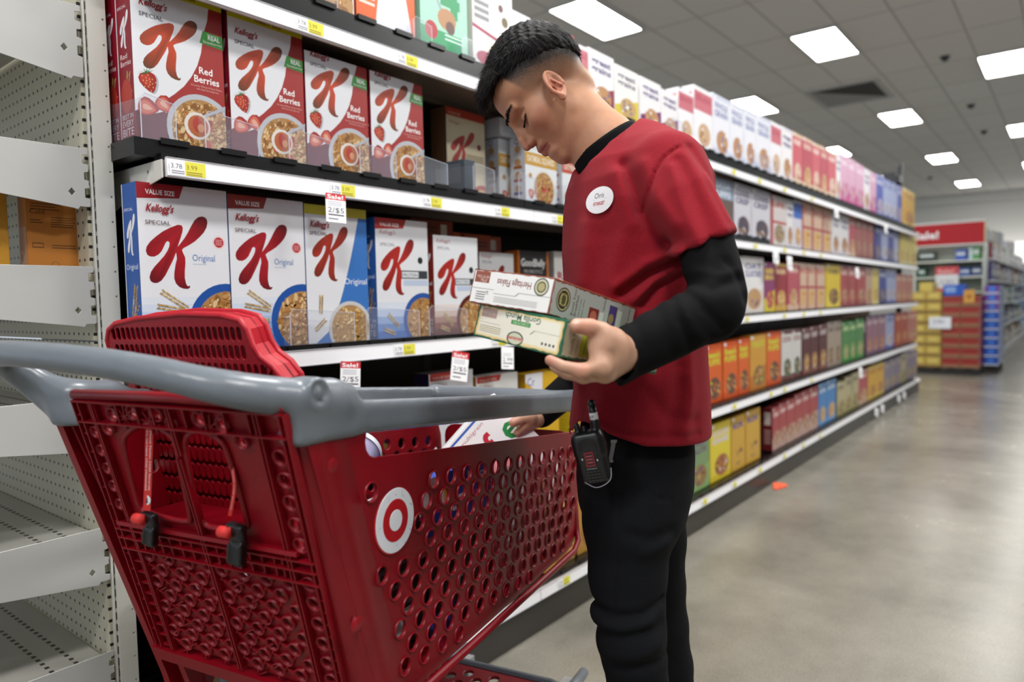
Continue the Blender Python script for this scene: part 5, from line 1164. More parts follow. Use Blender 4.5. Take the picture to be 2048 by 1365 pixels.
# ---- hands
def hand_near():
    G = Grid(L(1070, 790, .86)-np.array([.0, .02, .0]), L(1290, 620, 1.08)+np.array([.01, .02, .01]), .0018)
    P = lambda x, y, d, r: (*L(x, y, d), r)
    wr = P(1262, 700, 1.0, .026); 
    f = G.path([P(1290, 690, 1.03, .027), wr, P(1222, 708, .965, .025)])
    f = smin(f, G.path([P(1222, 690, .955, .021), P(1203, 690, .935, .017)]), .02)
    mc = [P(1199, 736, .925, .0125), P(1207, 747, .95, .0135), P(1212, 745, .975, .013), P(1216, 738, 1.0, .012)]
    for m in mc: f = smin(f, G.path([(*L(1238, 712, .985), .020), m]), .012)
    fing = [[P(1160, 741, .905, .0096), P(1126, 734, .905, .0086), P(1100, 721, .915, .0074)],
            [P(1166, 751, .935, .0108), P(1132, 746, .935, .0098), P(1110, 733, .945, .0085)],
            [P(1172, 748, .965, .0102), P(1140, 743, .965, .0092), P(1120, 733, .97, .0080)],
            [P(1180, 738, .99, .0092), P(1154, 735, .99, .0082), P(1138, 728, .99, .0072)]]
    for m, q in zip(mc, fing): f = smin(f, G.path([(m[0], m[1], m[2], m[3]*.88)]+[(p_[0], p_[1], p_[2], p_[3]*.93) for p_ in q]), .0035); f = smin(f, G.ell(np.array(q[0][:3])+np.array((.001, 0, -.002)), (.0105, .0095, .0098)), .004)
    th = [P(1222, 682, .955, .0165), P(1203, 664, .935, .0135), P(1178, 655, .925, .0108), P(1154, 652, .922, .0098)]
    f = smin(f, G.path(th), .010)
    f = smin(f, G.path([P(1207, 680, .935, .011), P(1196, 705, .93, .0105), P(1199, 730, .925, .012)]), .012)   # web
    f = smax(f, -G.ell(L(1149, 641, .912), (.0075, .0055, .0022)), .001); f = smin(f, G.ell(L(1180, 655, .925), (.0115, .011, .0108)), .004)
    for a1, a2 in (((1216, 735, .945), (1236, 712, .962)), ((1219, 745, .965), (1240, 722, .975))): f = smax(f, -G.cone(L(*a1), L(*a2), .0022, .001), .006)
    for m in mc: f = smin(f, G.ell(np.array(m[:3])+np.array((.004, -.002, -.003)), (.010, .009, .009)), .006)
    V, Q = G.mesh(f); V = relax(V, Q, 2, .4); return V, Q
def hand_far():
    P = lambda x, y, d, r: (*L(x, y, d), r)
    G = Grid(L(1000, 890, 1.56), L(1110, 790, 1.76), .0022)
    f = G.path([P(1092, 822, 1.69, .026), P(1068, 838, 1.67, .024), P(1056, 842, 1.66, .022)])
    for i, (x, y, d) in enumerate(((1040, 858, 1.64), (1046, 866, 1.665), (1054, 872, 1.69), (1060, 872, 1.71))):
        f = smin(f, G.path([P(1060, 842+3*i, 1.65+.015*i, .014), P((1060+x)/2, y-6, d, .0098), P(x-6, y+8, d, .0085)]), .008)
    f = smin(f, G.path([P(1060, 834, 1.645, .016), P(1042, 838, 1.63, .0125), P(1027, 846, 1.62, .0105)]), .008)
    V, Q = G.mesh(f); V = relax(V, Q, 2, .4); return V, Q
for V, Q in (hand_near(), hand_far()):
    c = np.tile(np.array(lin('bd937a')), (len(V), 1)); parts.append((V, Q, c))
# fingertips and knuckles a little redder, nails paler
def tint(k, p, r, col, a):
    V, Q, C = parts[k]; m = a*np.exp(-(((V-p)**2).sum(1))/r**2); parts[k] = (V, Q, blend(C, col, m))
for p in ((1154, 652, .918), (1101, 722, .91), (1178, 655, .92), (1162, 742, .90)): tint(1, L(*p), .012, 'c47a66', .5)
tint(1, L(1149, 645, .914), .006, 'dcb09c', .9); tint(2, L(1027, 846, 1.61), .012, 'c98474', .5)
# ---- unseen core of the body under the clothes
zr = lambda x, y, d: L(x, y, d)
G = Grid((.0, 1.0, .05), (.42, 1.72, 1.50), .011)
f = G.path([(*L(1235, 340, 1.3), .045), (*L(1262, 400, 1.3), .095), (*L(1275, 620, 1.3), .088), (*L(1275, 860, 1.3), .085)], .05)
f = smin(f, G.path([(*L(1336, 330, 1.165), .028), (*L(1265, 318, 1.3), .04), (*L(1240, 318, 1.44), .028)]), .03)
f = np.minimum(f, G.path([(*L(1340, 345, 1.14), .032), (*L(1410, 500, 1.07), .030), (*L(1434, 603, 1.03), .028), (*L(1262, 700, 1.0), .022)]))
f = np.minimum(f, G.path([(*L(1240, 318, 1.46), .035), (*L(1215, 560, 1.58), .030), (*L(1192, 705, 1.68), .027), (*L(1145, 772, 1.715), .024), (*L(1086, 824, 1.69), .020)]))
LG1 = [(1268, 930, 1.22, .085), (1258, 1100, 1.20, .066), (1258, 1255, 1.18, .052)]; LG2 = [(1285, 930, 1.38, .085), (1305, 1150, 1.42, .062), (1322, 1290, 1.45, .05)]
def leg(Ls, fx, fy, ex, grow):
    P = [(*L(x, y, d), r+grow) for x, y, d, r in Ls]; P.append((fx, fy, .10, ex+grow)); return P
f = smin(f, G.path(leg(LG1, .245, 1.20, .036, -.012), .02), .03); f = smin(f, G.path(leg(LG2, .335, 1.47, .036, -.012), .02), .03)
V, Q = G.mesh(f); parts.append((V, Q, np.tile(np.array(lin('b98867')), (len(V), 1))))
Vs, Qs, Cs, n = [], [], [], 0
for V, Q, C in parts: Vs.append(V); Qs.append(Q+n); Cs.append(C); n += len(V)
net_obj('body', np.concatenate(Vs), np.concatenate(Qs), SKIN, np.concatenate(Cs), man, MI)
# ---- hair
G = Grid((-.115, -.06, -.095), (.130, .155, .095), .0022)
uu, vv = G.x/KP, G.y/KP
th = np.interp(uu, [-100, -80, -50, -15, 20, 45, 70, 95, 120], [1, 3.5, 8, 11, 13, 14, 17, 22, 24])*KP
th = th*np.clip((vv-hair_line(uu))/34+.12, .12, 1) if False else th*np.where(uu < 62, np.clip((vv-hair_line(uu))/38+.15, .15, 1), 1)
f = head_base(G)-th
f = f+.0016*np.sin(G.x*330+G.z*260)*np.sin(G.z*410-G.y*150)+.0012*np.sin(G.x*700+3*np.sin(G.z*200))*np.sin(G.z*620)
lo = (hair_line(uu)-vv)*KP
lo = lo+.0035*np.sin(G.x*500+G.z*300)*.5+np.maximum(0, .035-np.abs(G.z))*-.25*(uu < -60)
f = smax(f, lo, .006)
f = smin(f, G.path([(*hd(70, 105, -.03), .014), (*hd(84, 101, 0), .016), (*hd(82, 100, .03), .013), (*hd(66, 96, .048), .009)]), .012)
f = smin(f, G.path([(*hd(88, 96, -.015), .009), (*hd(95, 92, .0), .0105), (*hd(90, 92, .022), .009)]), .008)
V, Q = G.mesh(f); V = relax(V, Q, 1, .4)
HAIR = mat('hair', .62, spec=.18, color='100e0e')
hv = [(H2P(V), Q)]
nrm = np.zeros_like(V); a = V[Q[:, 1]]-V[Q[:, 0]]; b_ = V[Q[:, 3]]-V[Q[:, 0]]; nn = np.cross(a, b_)
for i in range(4): np.add.at(nrm, Q[:, i], nn)
nrm /= np.linalg.norm(nrm, axis=1)[:, None]+1e-12
ctr = np.array(hd(0, 50, 0)); flip = ((V-ctr)*nrm).sum(1).mean() < 0; nrm = -nrm if flip else nrm
pick = rs.choice(len(V), min(len(V), 14000), replace=False); SV, SQ = [], []
for j, i in enumerate(pick):
    p = V[i]; nv = nrm[i]; un = p[0]/KP
    if (p-ctr)@nv < 0: continue
    d = nv*.42+(np.array((.95, -.22, 0)) if un > -25 else np.array((-.15, -.75, 0)))+rs.normal(size=3)*.24; d /= np.linalg.norm(d)
    ln = np.interp(un, [-90, -40, 20, 80], [.005, .009, .016, .017])*(.5+rs.random()*.7); s = np.cross(d, nv+1e-3); s = s/(np.linalg.norm(s)+1e-9)*.00036
    q = p-nv*.002; m = q+d*ln*.55; t = q+d*ln+np.array((.25, -.3, 0))*ln*.4
    k = len(SV); SV += [q-s, q+s, m+s*.8, m-s*.8, t+s*.1, t-s*.1]; SQ += [[k, k+1, k+2, k+3], [k+3, k+2, k+4, k+5]]
SV = H2P(np.array(SV)); net_obj('hair', np.concatenate([hv[0][0], SV]), np.concatenate([Q, np.array(SQ)+len(V)]), HAIR, '100e0e', man, MI)
# brow and lashes
SV, SQ = [], []
def tuft(path, n, ln, wd, dirn, spread, jit=.2):
    P = spline(path, 8)
    for _ in range(n):
        t = rs.random()*(len(P)-1.01); i = int(t); q = P[i]+(P[i+1]-P[i])*(t-i)+rs.normal(size=3)*spread*np.array((1, 1, .4)); d = np.array(dirn, float)+rs.normal(size=3)*jit; d /= np.linalg.norm(d)
        s = np.cross(d, (0, 0, 1.)); s = s/(np.linalg.norm(s)+1e-9)*wd; k = len(SV); l_ = ln*(.6+.6*rs.random())
        SV.extend([q-s, q+s, q+d*l_+s*.3, q+d*l_-s*.3]); SQ.append([k, k+1, k+2, k+3])
for s in (1, -1):
    tuft([hd(111.5, 29, s*.006), hd(108.5, 32, s*.018), hd(102, 36, s*.033), hd(91, 34, s*.047)], 620, .0042, .00042, (-.6, .1, .3*s), .0015, .12)
    tuft([hd(99.5, -3, s*.022), hd(98, -2, s*.030), hd(93, 1, s*.040), hd(85, 6, s*.0475)], 190, .0055, .00045, (.75, -.45, .35*s), .0004, .15)
net_obj('eyebrows_and_lashes', H2P(np.array(SV)), np.array(SQ), HAIR, '100e0e', man, MI)

# ---- clothes
COT = mat('red_cotton', .9, spec=.12, sheen=.05, bump=.5, bscale=1300, noise=.14, nscale=420); BCOT = mat('black_jersey', .85, spec=.12, bump=.2, bscale=900)
DEN = mat('black_denim', .85, spec=.12, bump=.3, bscale=1100)
def col_of(y): return L(1280, y, 1.3)[2]
rows = [(252, 1255, 1290, .03, 1.31), (278, 1215, 1335, .07, 1.31), (302, 1182, 1362, .112, 1.31), (335, 1153, 1380, .150, 1.305), (375, 1141, 1394, .175, 1.30), (420, 1135, 1398, .184, 1.30), (500, 1130, 1398, .182, 1.30), (600, 1133, 1392, .172, 1.30), (700, 1143, 1402, .168, 1.30), (780, 1149, 1410, .170, 1.30), (860, 1140, 1413, .176, 1.30), (960, 1134, 1414, .178, 1.30)][::-1]
zs = np.array([col_of(r[0]) for r in rows]); xl = np.array([L(r[1], r[0], 1.3)[0] for r in rows]); xr = np.array([L(r[2], r[0], 1.3)[0] for r in rows]); bh = np.array([r[3] for r in rows]); yc = np.array([r[4] for r in rows])
def torso(G, grow=0.):
    z = G.z; xc = np.interp(z, zs, (xl+xr)/2); a = np.interp(z, zs, (xr-xl)/2)+grow; b_ = np.interp(z, zs, bh)+grow; y_ = np.interp(z, zs, yc)
    dx, dy = G.x-xc, G.y-y_
    # shoulders are turned a little: far shoulder forward
    dx = dx+.16*dy*np.clip((z-1.0)/.35, 0, 1)
    q = (np.abs(dx/a)**2.3+np.abs(dy/b_)**2.3)**(1/2.3)
    f = (q-1)*np.minimum(a, b_)*.9
    return smax(f, z-zs[-1]-grow-.0, .02)
def groove(G, pts, d, w, amp, rng=.1):
    """smooth crease running along a drawn line at depth d; positive digs in"""
    out = 0
    P = [L(x, y, d) for x, y in pts]; best = None
    for p, q in zip(P[:-1], P[1:]):
        dx, dz = q[0]-p[0], q[2]-p[2]; L2 = dx*dx+dz*dz
        t = np.clip(((G.x-p[0])*dx+(G.z-p[2])*dz)/L2, 0, 1); dd = (G.x-p[0]-t*dx)**2+(G.z-p[2]-t*dz)**2; best = dd if best is None else np.minimum(best, dd)
    return amp*np.exp(-best/w**2)*np.clip((1.28-G.y)/.06, 0, 1)
G = Grid((.05, 1.0, .80), (.42, 1.54, 1.52), .0033)
t = torso(G)
sh = G.path([(*L(1334, 326, 1.165), .048), (*L(1272, 312, 1.3), .056), (*L(1242, 310, 1.44), .046)]); t = smin(t, sh, .035)
sl = G.path([(*L(1336, 338, 1.15), .054), (*L(1372, 408, 1.10), .053), (*L(1411, 488, 1.065), .0495), (*L(1425, 520, 1.055), .050)])
sl = smax(sl, (lambda p, n: (G.x-p[0])*n[0]+(G.y-p[1])*n[1]+(G.z-p[2])*n[2])(L(1411, 492, 1.06), np.array([.36, -.13, -.92])), .004)
# far sleeve
sf = G.path([(*L(1238, 318, 1.46), .055), (*L(1224, 480, 1.52), .052)])
f = smin(t, sl, .022); f = smin(f, sf, .03)
for pts, w_, am in (([(1254, 322), (1267, 366), (1282, 423), (1311, 465), (1350, 505)], .010, .0075), ([(1352, 300), (1322, 322), (1303, 352), (1291, 390), (1287, 425)], .0026, .0045),
                    ([(1235, 340), (1247, 400), (1258, 450)], .014, -.005), ([(1283, 330), (1295, 400), (1325, 460)], .012, -.006),
                    ([(1362, 520), (1300, 548), (1250, 585)], .010, .009), ([(1350, 505), (1290, 530), (1235, 575)], .010, -.006), ([(1375, 540), (1315, 575), (1290, 610)], .009, .007), ([(1365, 530), (1310, 560), (1270, 600)], .008, -.006),
                    ([(1215, 470), (1200, 560), (1185, 620)], .016, .003), ([(1180, 440), (1170, 560)], .014, -.003), ([(1245, 480), (1225, 560)], .014, -.003),
                    ([(1375, 300), (1410, 370), (1440, 440)], .008, .005), ([(1362, 322), (1385, 400), (1412, 470)], .009, -.004), ([(1345, 330), (1362, 400), (1385, 480)], .009, .005), ([(1330, 345), (1340, 420), (1362, 500)], .008, -.004), ([(1395, 360), (1425, 450)], .006, -.003),
                    ([(1385, 700), (1392, 790), (1380, 870)], .012, -.004), ([(1365, 740), (1362, 800), (1345, 870)], .012, .004), ([(1300, 790), (1340, 840), (1400, 850)], .012, .003), ([(1195, 770), (1180, 830), (1160, 890)], .012, .006), ([(1170, 760), (1160, 830), (1145, 900)], .012, -.004), ([(1215, 855), (1270, 878), (1340, 880), (1410, 878)], .006, .0022), ([(1240, 800), (1230, 850)], .014, .005)):
    f = f+groove(G, pts, 1.12, w_, am)
f = f+groove(G, [(1466, 462), (1415, 478), (1362, 500)], 1.06, .0028, .0012)
# neck opening: dig around the neck; hem: uneven cut
NP, NQ = L(1150, 235, 1.3), L(1250, 352, 1.3)
f = smax(f, -G.cone(L(1165, 235, 1.3), L(1216, 292, 1.3), .0700, .0700), .004)
f = smax(f, -G.cone(L(1150, 255, 1.27), L(1186, 306, 1.27), .050, .046), .006)
xs = np.array([L(x, 880, 1.15)[0] for x in (1100, 1130, 1148, 1160, 1172, 1195, 1222, 1290, 1412, 1450)]); zh = np.array([L(1280, y, 1.15)[2] for y in (940, 938, 925, 890, 862, 856, 872, 892, 895, 895)])
hem = np.interp(G.x, xs, zh)
f = smax(f, hem-G.z, .003)
V, Q = G.mesh(f); V = relax(V, Q, 1, .3); net_obj('t_shirt', V, Q, COT, '8c1a26', man, MI)
shirt_sdf_pts = V
# black undershirt: collar and both long sleeves
G = Grid((.0, .96, .80), (.46, 1.80, 1.47), .0045)
t = smin(torso(G, -.017), G.path([(*L(1334, 328, 1.165), .036), (*L(1272, 312, 1.3), .046), (*L(1242, 312, 1.44), .036)]), .03)
t = smax(t, 1.25-G.z, .01)
na_ = L(1214, 300, 1.3)-L(1142, 225, 1.3); na_ /= np.linalg.norm(na_); c0_ = L(1200, 279, 1.3)
t = smax(t, -G.cone(L(1165, 235, 1.3), L(1214, 290, 1.3), .0615, .0615), .003)
arm = G.path([(*L(1340, 345, 1.14), .040), (*L(1411, 485, 1.07), .0415), (*L(1424, 540, 1.05), .0425), (*L(1434, 592, 1.035), .0430), (*L(1422, 625, 1.02), .0425)])
arm = smin(arm, G.path([(*L(1425, 615, 1.02), .042), (*L(1340, 662, 1.01), .0415), (*L(1262, 703, 1.0), .0375), (*L(1225, 722, .99), .0375)]), .012)
arm = smax(arm, (lambda p, n: (G.x-p[0])*n[0]+(G.y-p[1])*n[1]+(G.z-p[2])*n[2])(L(1236, 710, .99), np.array([-.985, -.1, .05])), .003)
for pts, w_, am in (([(1380, 560), (1420, 580), (1480, 560)], .007, .004), ([(1375, 590), (1400, 620), (1440, 655)], .007, .005), ([(1350, 610), (1372, 650), (1400, 680)], .008, -.004), ([(1345, 600), (1350, 640), (1375, 690)], .006, .005), ([(1310, 615), (1320, 650), (1335, 700)], .009, .003), ([(1265, 645), (1275, 690), (1270, 740)], .008, .003), ([(1455, 520), (1485, 560), (1490, 600)], .006, .004), ([(1400, 540), (1440, 552), (1475, 540)], .006, -.003)):
    arm = arm+groove(G, pts, 1.0, w_, am)
far = G.path([(*L(1240, 320, 1.46), .044), (*L(1215, 560, 1.58), .042), (*L(1192, 705, 1.68), .042), (*L(1145, 772, 1.715), .040), (*L(1082, 826, 1.69), .036)])
f = np.minimum(t, np.minimum(arm, far))
V, Q = G.mesh(f); V = relax(V, Q, 1, .4); net_obj('undershirt', V, Q, BCOT, '0d0d0f', man, MI)
m = MB(); o_ = L(1206, 285, 1.3); nt_ = na_+.17*np.array((-.8, 0, -.6)); m.lathe([(.0600, .030), (.0605, .004), (.0625, .0), (.0650, .0005), (.0665, .006), (.0680, .018), (.0690, .034), (.068, .06)], o_, nt_, '0d0d0f', 48)
m.build('collar', BCOT, man, MI)
# trousers
G = Grid((.10, 1.04, .07), (.46, 1.62, .98), .005)
def hips():
    r = [(840, 1168, 1385, .135), (900, 1160, 1388, .150), (960, 1158, 1386, .158), (1020, 1163, 1372, .155), (1060, 1168, 1350, .150)][::-1]
    z = np.array([col_of(q[0]) for q in r]); a0 = np.array([L(q[1], q[0], 1.27)[0] for q in r]); a1 = np.array([L(q[2], q[0], 1.27)[0] for q in r]); b_ = np.interp(G.z, z, [q[3] for q in r])
    xc = np.interp(G.z, z, (a0+a1)/2); a = np.interp(G.z, z, (a1-a0)/2); q = (np.abs((G.x-xc)/a)**2.4+np.abs((G.y-1.29)/b_)**2.4)**(1/2.4)
    return smax(smax((q-1)*.1, z[0]+.02-G.z, .03), G.z-z[-1], .005)
f = hips()
f = smin(f, G.path(leg([(1266, 960, 1.22, .076), (1258, 1050, 1.205, .074), (1255, 1150, 1.20, .064), (1257, 1215, 1.19, .0585), (1262, 1262, 1.185, .056), (1268, 1310, 1.19, .053), (1275, 1365, 1.195, .049)], .245, 1.20, .047, 0), .012), .03)
f = smin(f, G.path(leg([(1290, 960, 1.38, .08), (1300, 1080, 1.40, .068), (1308, 1170, 1.42, .060), (1318, 1250, 1.43, .056), (1330, 1330, 1.45, .054)], .345, 1.47, .046, 0), .012), .03)
def gr(pts, w_, am, d=1.13): return groove(G, pts, d, w_, am)
for pts, w_, am in (([(1185, 1235), (1230, 1240), (1290, 1232), (1328, 1215)], .008, .008), ([(1195, 1262), (1240, 1262), (1300, 1245)], .010, -.006), ([(1200, 1285), (1250, 1275), (1325, 1262)], .010, .006), ([(1215, 1325), (1260, 1318), (1320, 1300)], .012, -.006), ([(1240, 1345), (1300, 1335), (1335, 1335)], .010, .006), ([(1345, 1070), (1300, 1080), (1260, 1070)], .010, .005), ([(1340, 1095), (1290, 1110)], .010, -.004), ([(1250, 960), (1238, 1040), (1232, 1150), (1228, 1230)], .003, .002), ([(1312, 900), (1312, 1000), (1345, 1006)], .003, .002), ([(1170, 1000), (1220, 1010), (1280, 990)], .012, .004)):
    f = f+gr(pts, w_, am)
f = smax(f, .085-G.z, .004)
V, Q = G.mesh(f); V = relax(V, Q, 1, .4); net_obj('trousers', V, Q, DEN, '101114', man, MI)
# shoes
G = Grid((.05, 1.10, 0), (.44, 1.56, .13), .004)
f = None
for x, y in ((.245, 1.20), (.345, 1.47)):
    g = G.bx((x-.055, y, .045), (.135, .043, .04), .035); g = smax(g, (G.z-.05)-(G.x-(x-.19))*.45, .02); g = smin(g, G.cone((x, y, .06), (x, y, .11), .043, .045), .02)
    g = smin(g, G.bx((x-.055, y, .012), (.14, .046, .0115), .008), .003); f = g if f is None else np.minimum(f, g)
V, Q = G.mesh(f); net_obj('shoes', V, Q, mat('shoe', .6), '141416', man, MI)
# name badge stuck on the chest: wrap on the shirt surface
def surf_y(x, z, V=shirt_sdf_pts):
    m = (np.abs(V[:, 0]-x) < .006) & (np.abs(V[:, 2]-z) < .006)
    return V[m, 1].min() if m.any() else 1.15
cb = L(1200, 399, 1.15); n_ = 28
gy = {}
def badge_pts(r, off, asp=1.06):
    out = []
    for i in range(n_):
        t = 2*math.pi*i/n_; x = cb[0]+r*.92*math.cos(t)*1.0; z = cb[2]+r*asp*math.sin(t)+.12*r*math.cos(t)
        out.append((x, z))
    return out
P1 = badge_pts(.0205, 0); PS = [(cb[0]+k*(x-cb[0]), cb[2]+k*(z-cb[2])) for k in (0, .35, .7, 1, 1.25) for x, z in P1]
def qb(x, z): x, z = (x-cb[0])*50, (z-cb[2])*50; return [1, x, z, x*x, z*z, x*z]
A_ = np.array([qb(*p) for p in PS]); B_ = np.array([surf_y(*p) for p in PS]); cf = np.linalg.lstsq(A_, B_, rcond=None)[0]
def yb(x, z): return float(np.dot(qb(x, z), cf))-.0014
pl = [cf[1]*50, cf[2]*50]
m = MB(); R_ = [[(cb[0]+k*(x-cb[0]), cb[2]+k*(z-cb[2])) for x, z in P1] for k in (1, .75, .5, .25)]
V_ = [(x, yb(x, z), z) for r in R_ for x, z in r]+[(cb[0], yb(cb[0], cb[2]), cb[2])]+[(x, yb(x, z)+.0012, z) for x, z in P1]
F_ = [[k*n_+i, k*n_+(i+1) % n_, (k+1)*n_+(i+1) % n_, (k+1)*n_+i] for k in range(3) for i in range(n_)]+[[3*n_+i, 3*n_+(i+1) % n_, 4*n_] for i in range(n_)]+[[(i+1) % n_, i, 4*n_+1+i, 4*n_+1+(i+1) % n_] for i in range(n_)]
m.add(V_, F_, 'f4f6f8')
nb0 = len(m.v)
u_ = np.array([1, pl[0], 0]); u_ /= np.linalg.norm(u_); v_ = np.array([0, pl[1], 1.]); v_ = v_-u_*(v_@u_); v_ /= np.linalg.norm(v_)
F = Face(m, np.array([cb[0], yb(cb[0], cb[2]), cb[2]]), u_, v_, 1, 1); F.n = np.cross(u_, v_); F.k = 3
F.text('Chris', -.013, .0035, .0088, '30353c', width=.023, shear=.1); F.rect(-.016, .0012, .016, .0016, '9aa0a8') if False else F.poly([(-.016, .0012), (.016, .0012), (.016, .0016), (-.016, .0016)], '9aa0a8', clip=False)
F.text('TARGET', -.0095, -.0085, .0058, 'b8242e', width=.0225, bold=.04)
def ring(cx, cy, r, c): F.k += 1; F.poly([(cx+r*math.cos(t), cy+r*math.sin(t)) for t in [i*.4488 for i in range(14)]], c, clip=False)
ring(-.0125, -.0056, .0030, 'b8242e'); ring(-.0125, -.0056, .0021, 'f4f6f8'); ring(-.0125, -.0056, .0011, 'b8242e')
m.v[nb0:] = [(x, yb(x, z)-.0002, z) for x, y, z in m.v[nb0:]]
m.build('name_badge', MATTE, man, MI)
# two-way radio and clip at the hip
cr = L(1182, 905, 1.085)
ax = [np.array((.93, -.30, .20)), np.array((.28, .95, .1)), np.array((-.22, -.03, .97))]
q0 = ax[2]/np.linalg.norm(ax[2]); q1 = ax[1]-q0*(ax[1]@q0); q1 /= np.linalg.norm(q1); q2 = np.cross(q1, q0); ax = [q2, q1, q0]
radio = empty('walkie_talkie', mw=MP @ frame_mat(cr, ax[0], ax[1], ax[2]) @ Matrix.Scale(.88, 4)); tag(radio, 'black two-way radio with stub antenna clipped at the left hip of the man', 'radio')
G = Grid((-.05, -.035, -.07), (.05, .04, .06), .0022)
f = G.bx((0, 0, -.008), (.027, .014, .047), .010); f = smin(f, G.bx((0, 0, .012), (.029, .015, .022), .012), .006); f = smin(f, G.cone((-.014, 0, .038), (-.014, 0, .050), .0055), .003); f = smin(f, G.cone((-.002, 0, .038), (-.002, 0, .045), .004), .003)
f = smin(f, G.cone((.017, .002, .036), (.019, .002, .052), .0085), .004); f = smax(f, -G.ell((0, -.0165, .012), (.017, .003, .017)), .001)
V, Q = G.mesh(f); V = relax(V, Q, 1, .3); net_obj('case', V, Q, BLK, '0c0c0e', radio)
m = MB(); m.tube([(.0185, .002, .048), (.0195, .002, .060), (.0205, .002, .082)], [.0068, .0068, .0066], '101012', 14); m.lathe([(.0066, 0), (.006, .005), (.003, .008), (0, .0085)], (.0205, .002, .082), (.03, 0, 1), '101012', 14); m.build('antenna', PLASTIC, radio)
m = MB(); m.tube([(.0190, .002, .056), (.0197, .002, .068)], .0074, 'e8e8ec', 16)
F = Face(m, (.0130, -.0057, .059), (1, 0, .03), (-.03, 0, 1), .013, .006); F.k = 20; F.text('59', .1, .1, .005, '202024', width=.5); m.build('number_band', MATTE, radio)
m = MB(); F = Face(m, (-.016, -.0158, -.05), (1, 0, 0), (0, 0, 1), .032, .06); F.k = 8
F.rect(.2, .48, .72, .92, '8a1e2a'); F.rect(.27, .53, .65, .87, '2a1a20'); F.lines(.3, .62, .56, .84, 3, 'b84a50', .2); F.rect(.02, .7, .1, .76, 'c8c8cc'); F.rect(.82, .62, .9, .68, 'c8c8cc'); F.text('MOTOROLA', .2, .40, .0022, 'b8b8c0', width=.55)
for i in range(4):
    for j in range(4): F.rect(.14+i*.19, .04+j*.09, .28+i*.19, .09+j*.09, '2a2a2e')
m.build('keypad_and_screen', PLASTIC, radio)
m = MB(); m.tube(spline([(-.02, -.014, -.047), (0, -.018, -.058), (.024, -.014, -.050), (.030, -.010, -.03)], 5), .0007, 'a8a8ac', 5); m.build('cord', PLASTIC, radio)
c0, c1 = L(1228, 880, 1.115), L(1220, 925, 1.118); m = MB(); d = c1-c0; sx_ = np.array((.0035, 0, 0)); e = np.array((0, -.0015, 0))
m.prism([c0-sx_, c0+sx_, c1+sx_*.8, c1-sx_*.8], e, '8a8a90'); m.prism([c0-sx_*1.6+d*.9, c0+sx_*1.2+d*.9, c1+sx_*1.2, c1-sx_*1.6], e*1.6, 'a0a0a6'); m.prism([c0-sx_*1.3, c0+sx_*1.3, c0+sx_*1.3+d*.12, c0-sx_*1.3+d*.12], e*1.6, 'a0a0a6')
o = m.build('metal_clip', mat('steel', .3, metal=.9), None, MP); tag(o, 'thin silver metal clip on the trouser waist beside the radio', 'clip')

# ---------------------------------------------------------------- two cartons held in the hand
def held(c, w, g, t, dw, dg, dt, art, label, wall='f4f3f0', edge='8a4a38', sidec='b9b6b0'):
    w, g, t = [np.array(q, float) for q in (w, g, t)]
    w /= np.linalg.norm(w); g -= w*(g@w); g /= np.linalg.norm(g); t2 = np.cross(g, w); t2 = t2 if t2@t > 0 else -t2
    # own frame: x = -w (so the lid reads left to right from the far end), y = g, z = -t
    X, Y, Z = -w, g, -t2; O_ = np.array(c)+w*dw+t2*dt
    m = MB(); m.box((0, 0, 0), (dw, dg, dt), edge, bev=.0008)
    F = Face(m, (0, 0, 0), (1, 0, 0), (0, 0, 1), dw, dt); F.k = 6; S = Face(m, (dw, 0, 0), (0, 1, 0), (0, 0, 1), dg, dt); S.k = 6; T = Face(m, (0, 0, dt), (1, 0, 0), (0, 1, 0), dw, dg); T.k = 6
    art(F, S, T); return tag(m.build(NM, PRINT, None, frame_mat(O_, X, Y, Z)), label, 'cereal box')
def wavy(F, col, x0, y0, x1, y1, amp, n=26, seed=1):
    rd = random.Random(seed); P = []
    for i in range(n): P.append((x0+(x1-x0)*i/n, y0+rd.uniform(-amp, amp)))
    for i in range(8): P.append((x1+rd.uniform(-amp, amp)*.3, y0+(y1-y0)*i/8))
    for i in range(n): P.append((x1-(x1-x0)*i/n, y1+rd.uniform(-amp, amp)))
    for i in range(8): P.append((x0+rd.uniform(-amp, amp)*.3, y1-(y1-y0)*i/8))
    F.poly(P, col, clip=False)
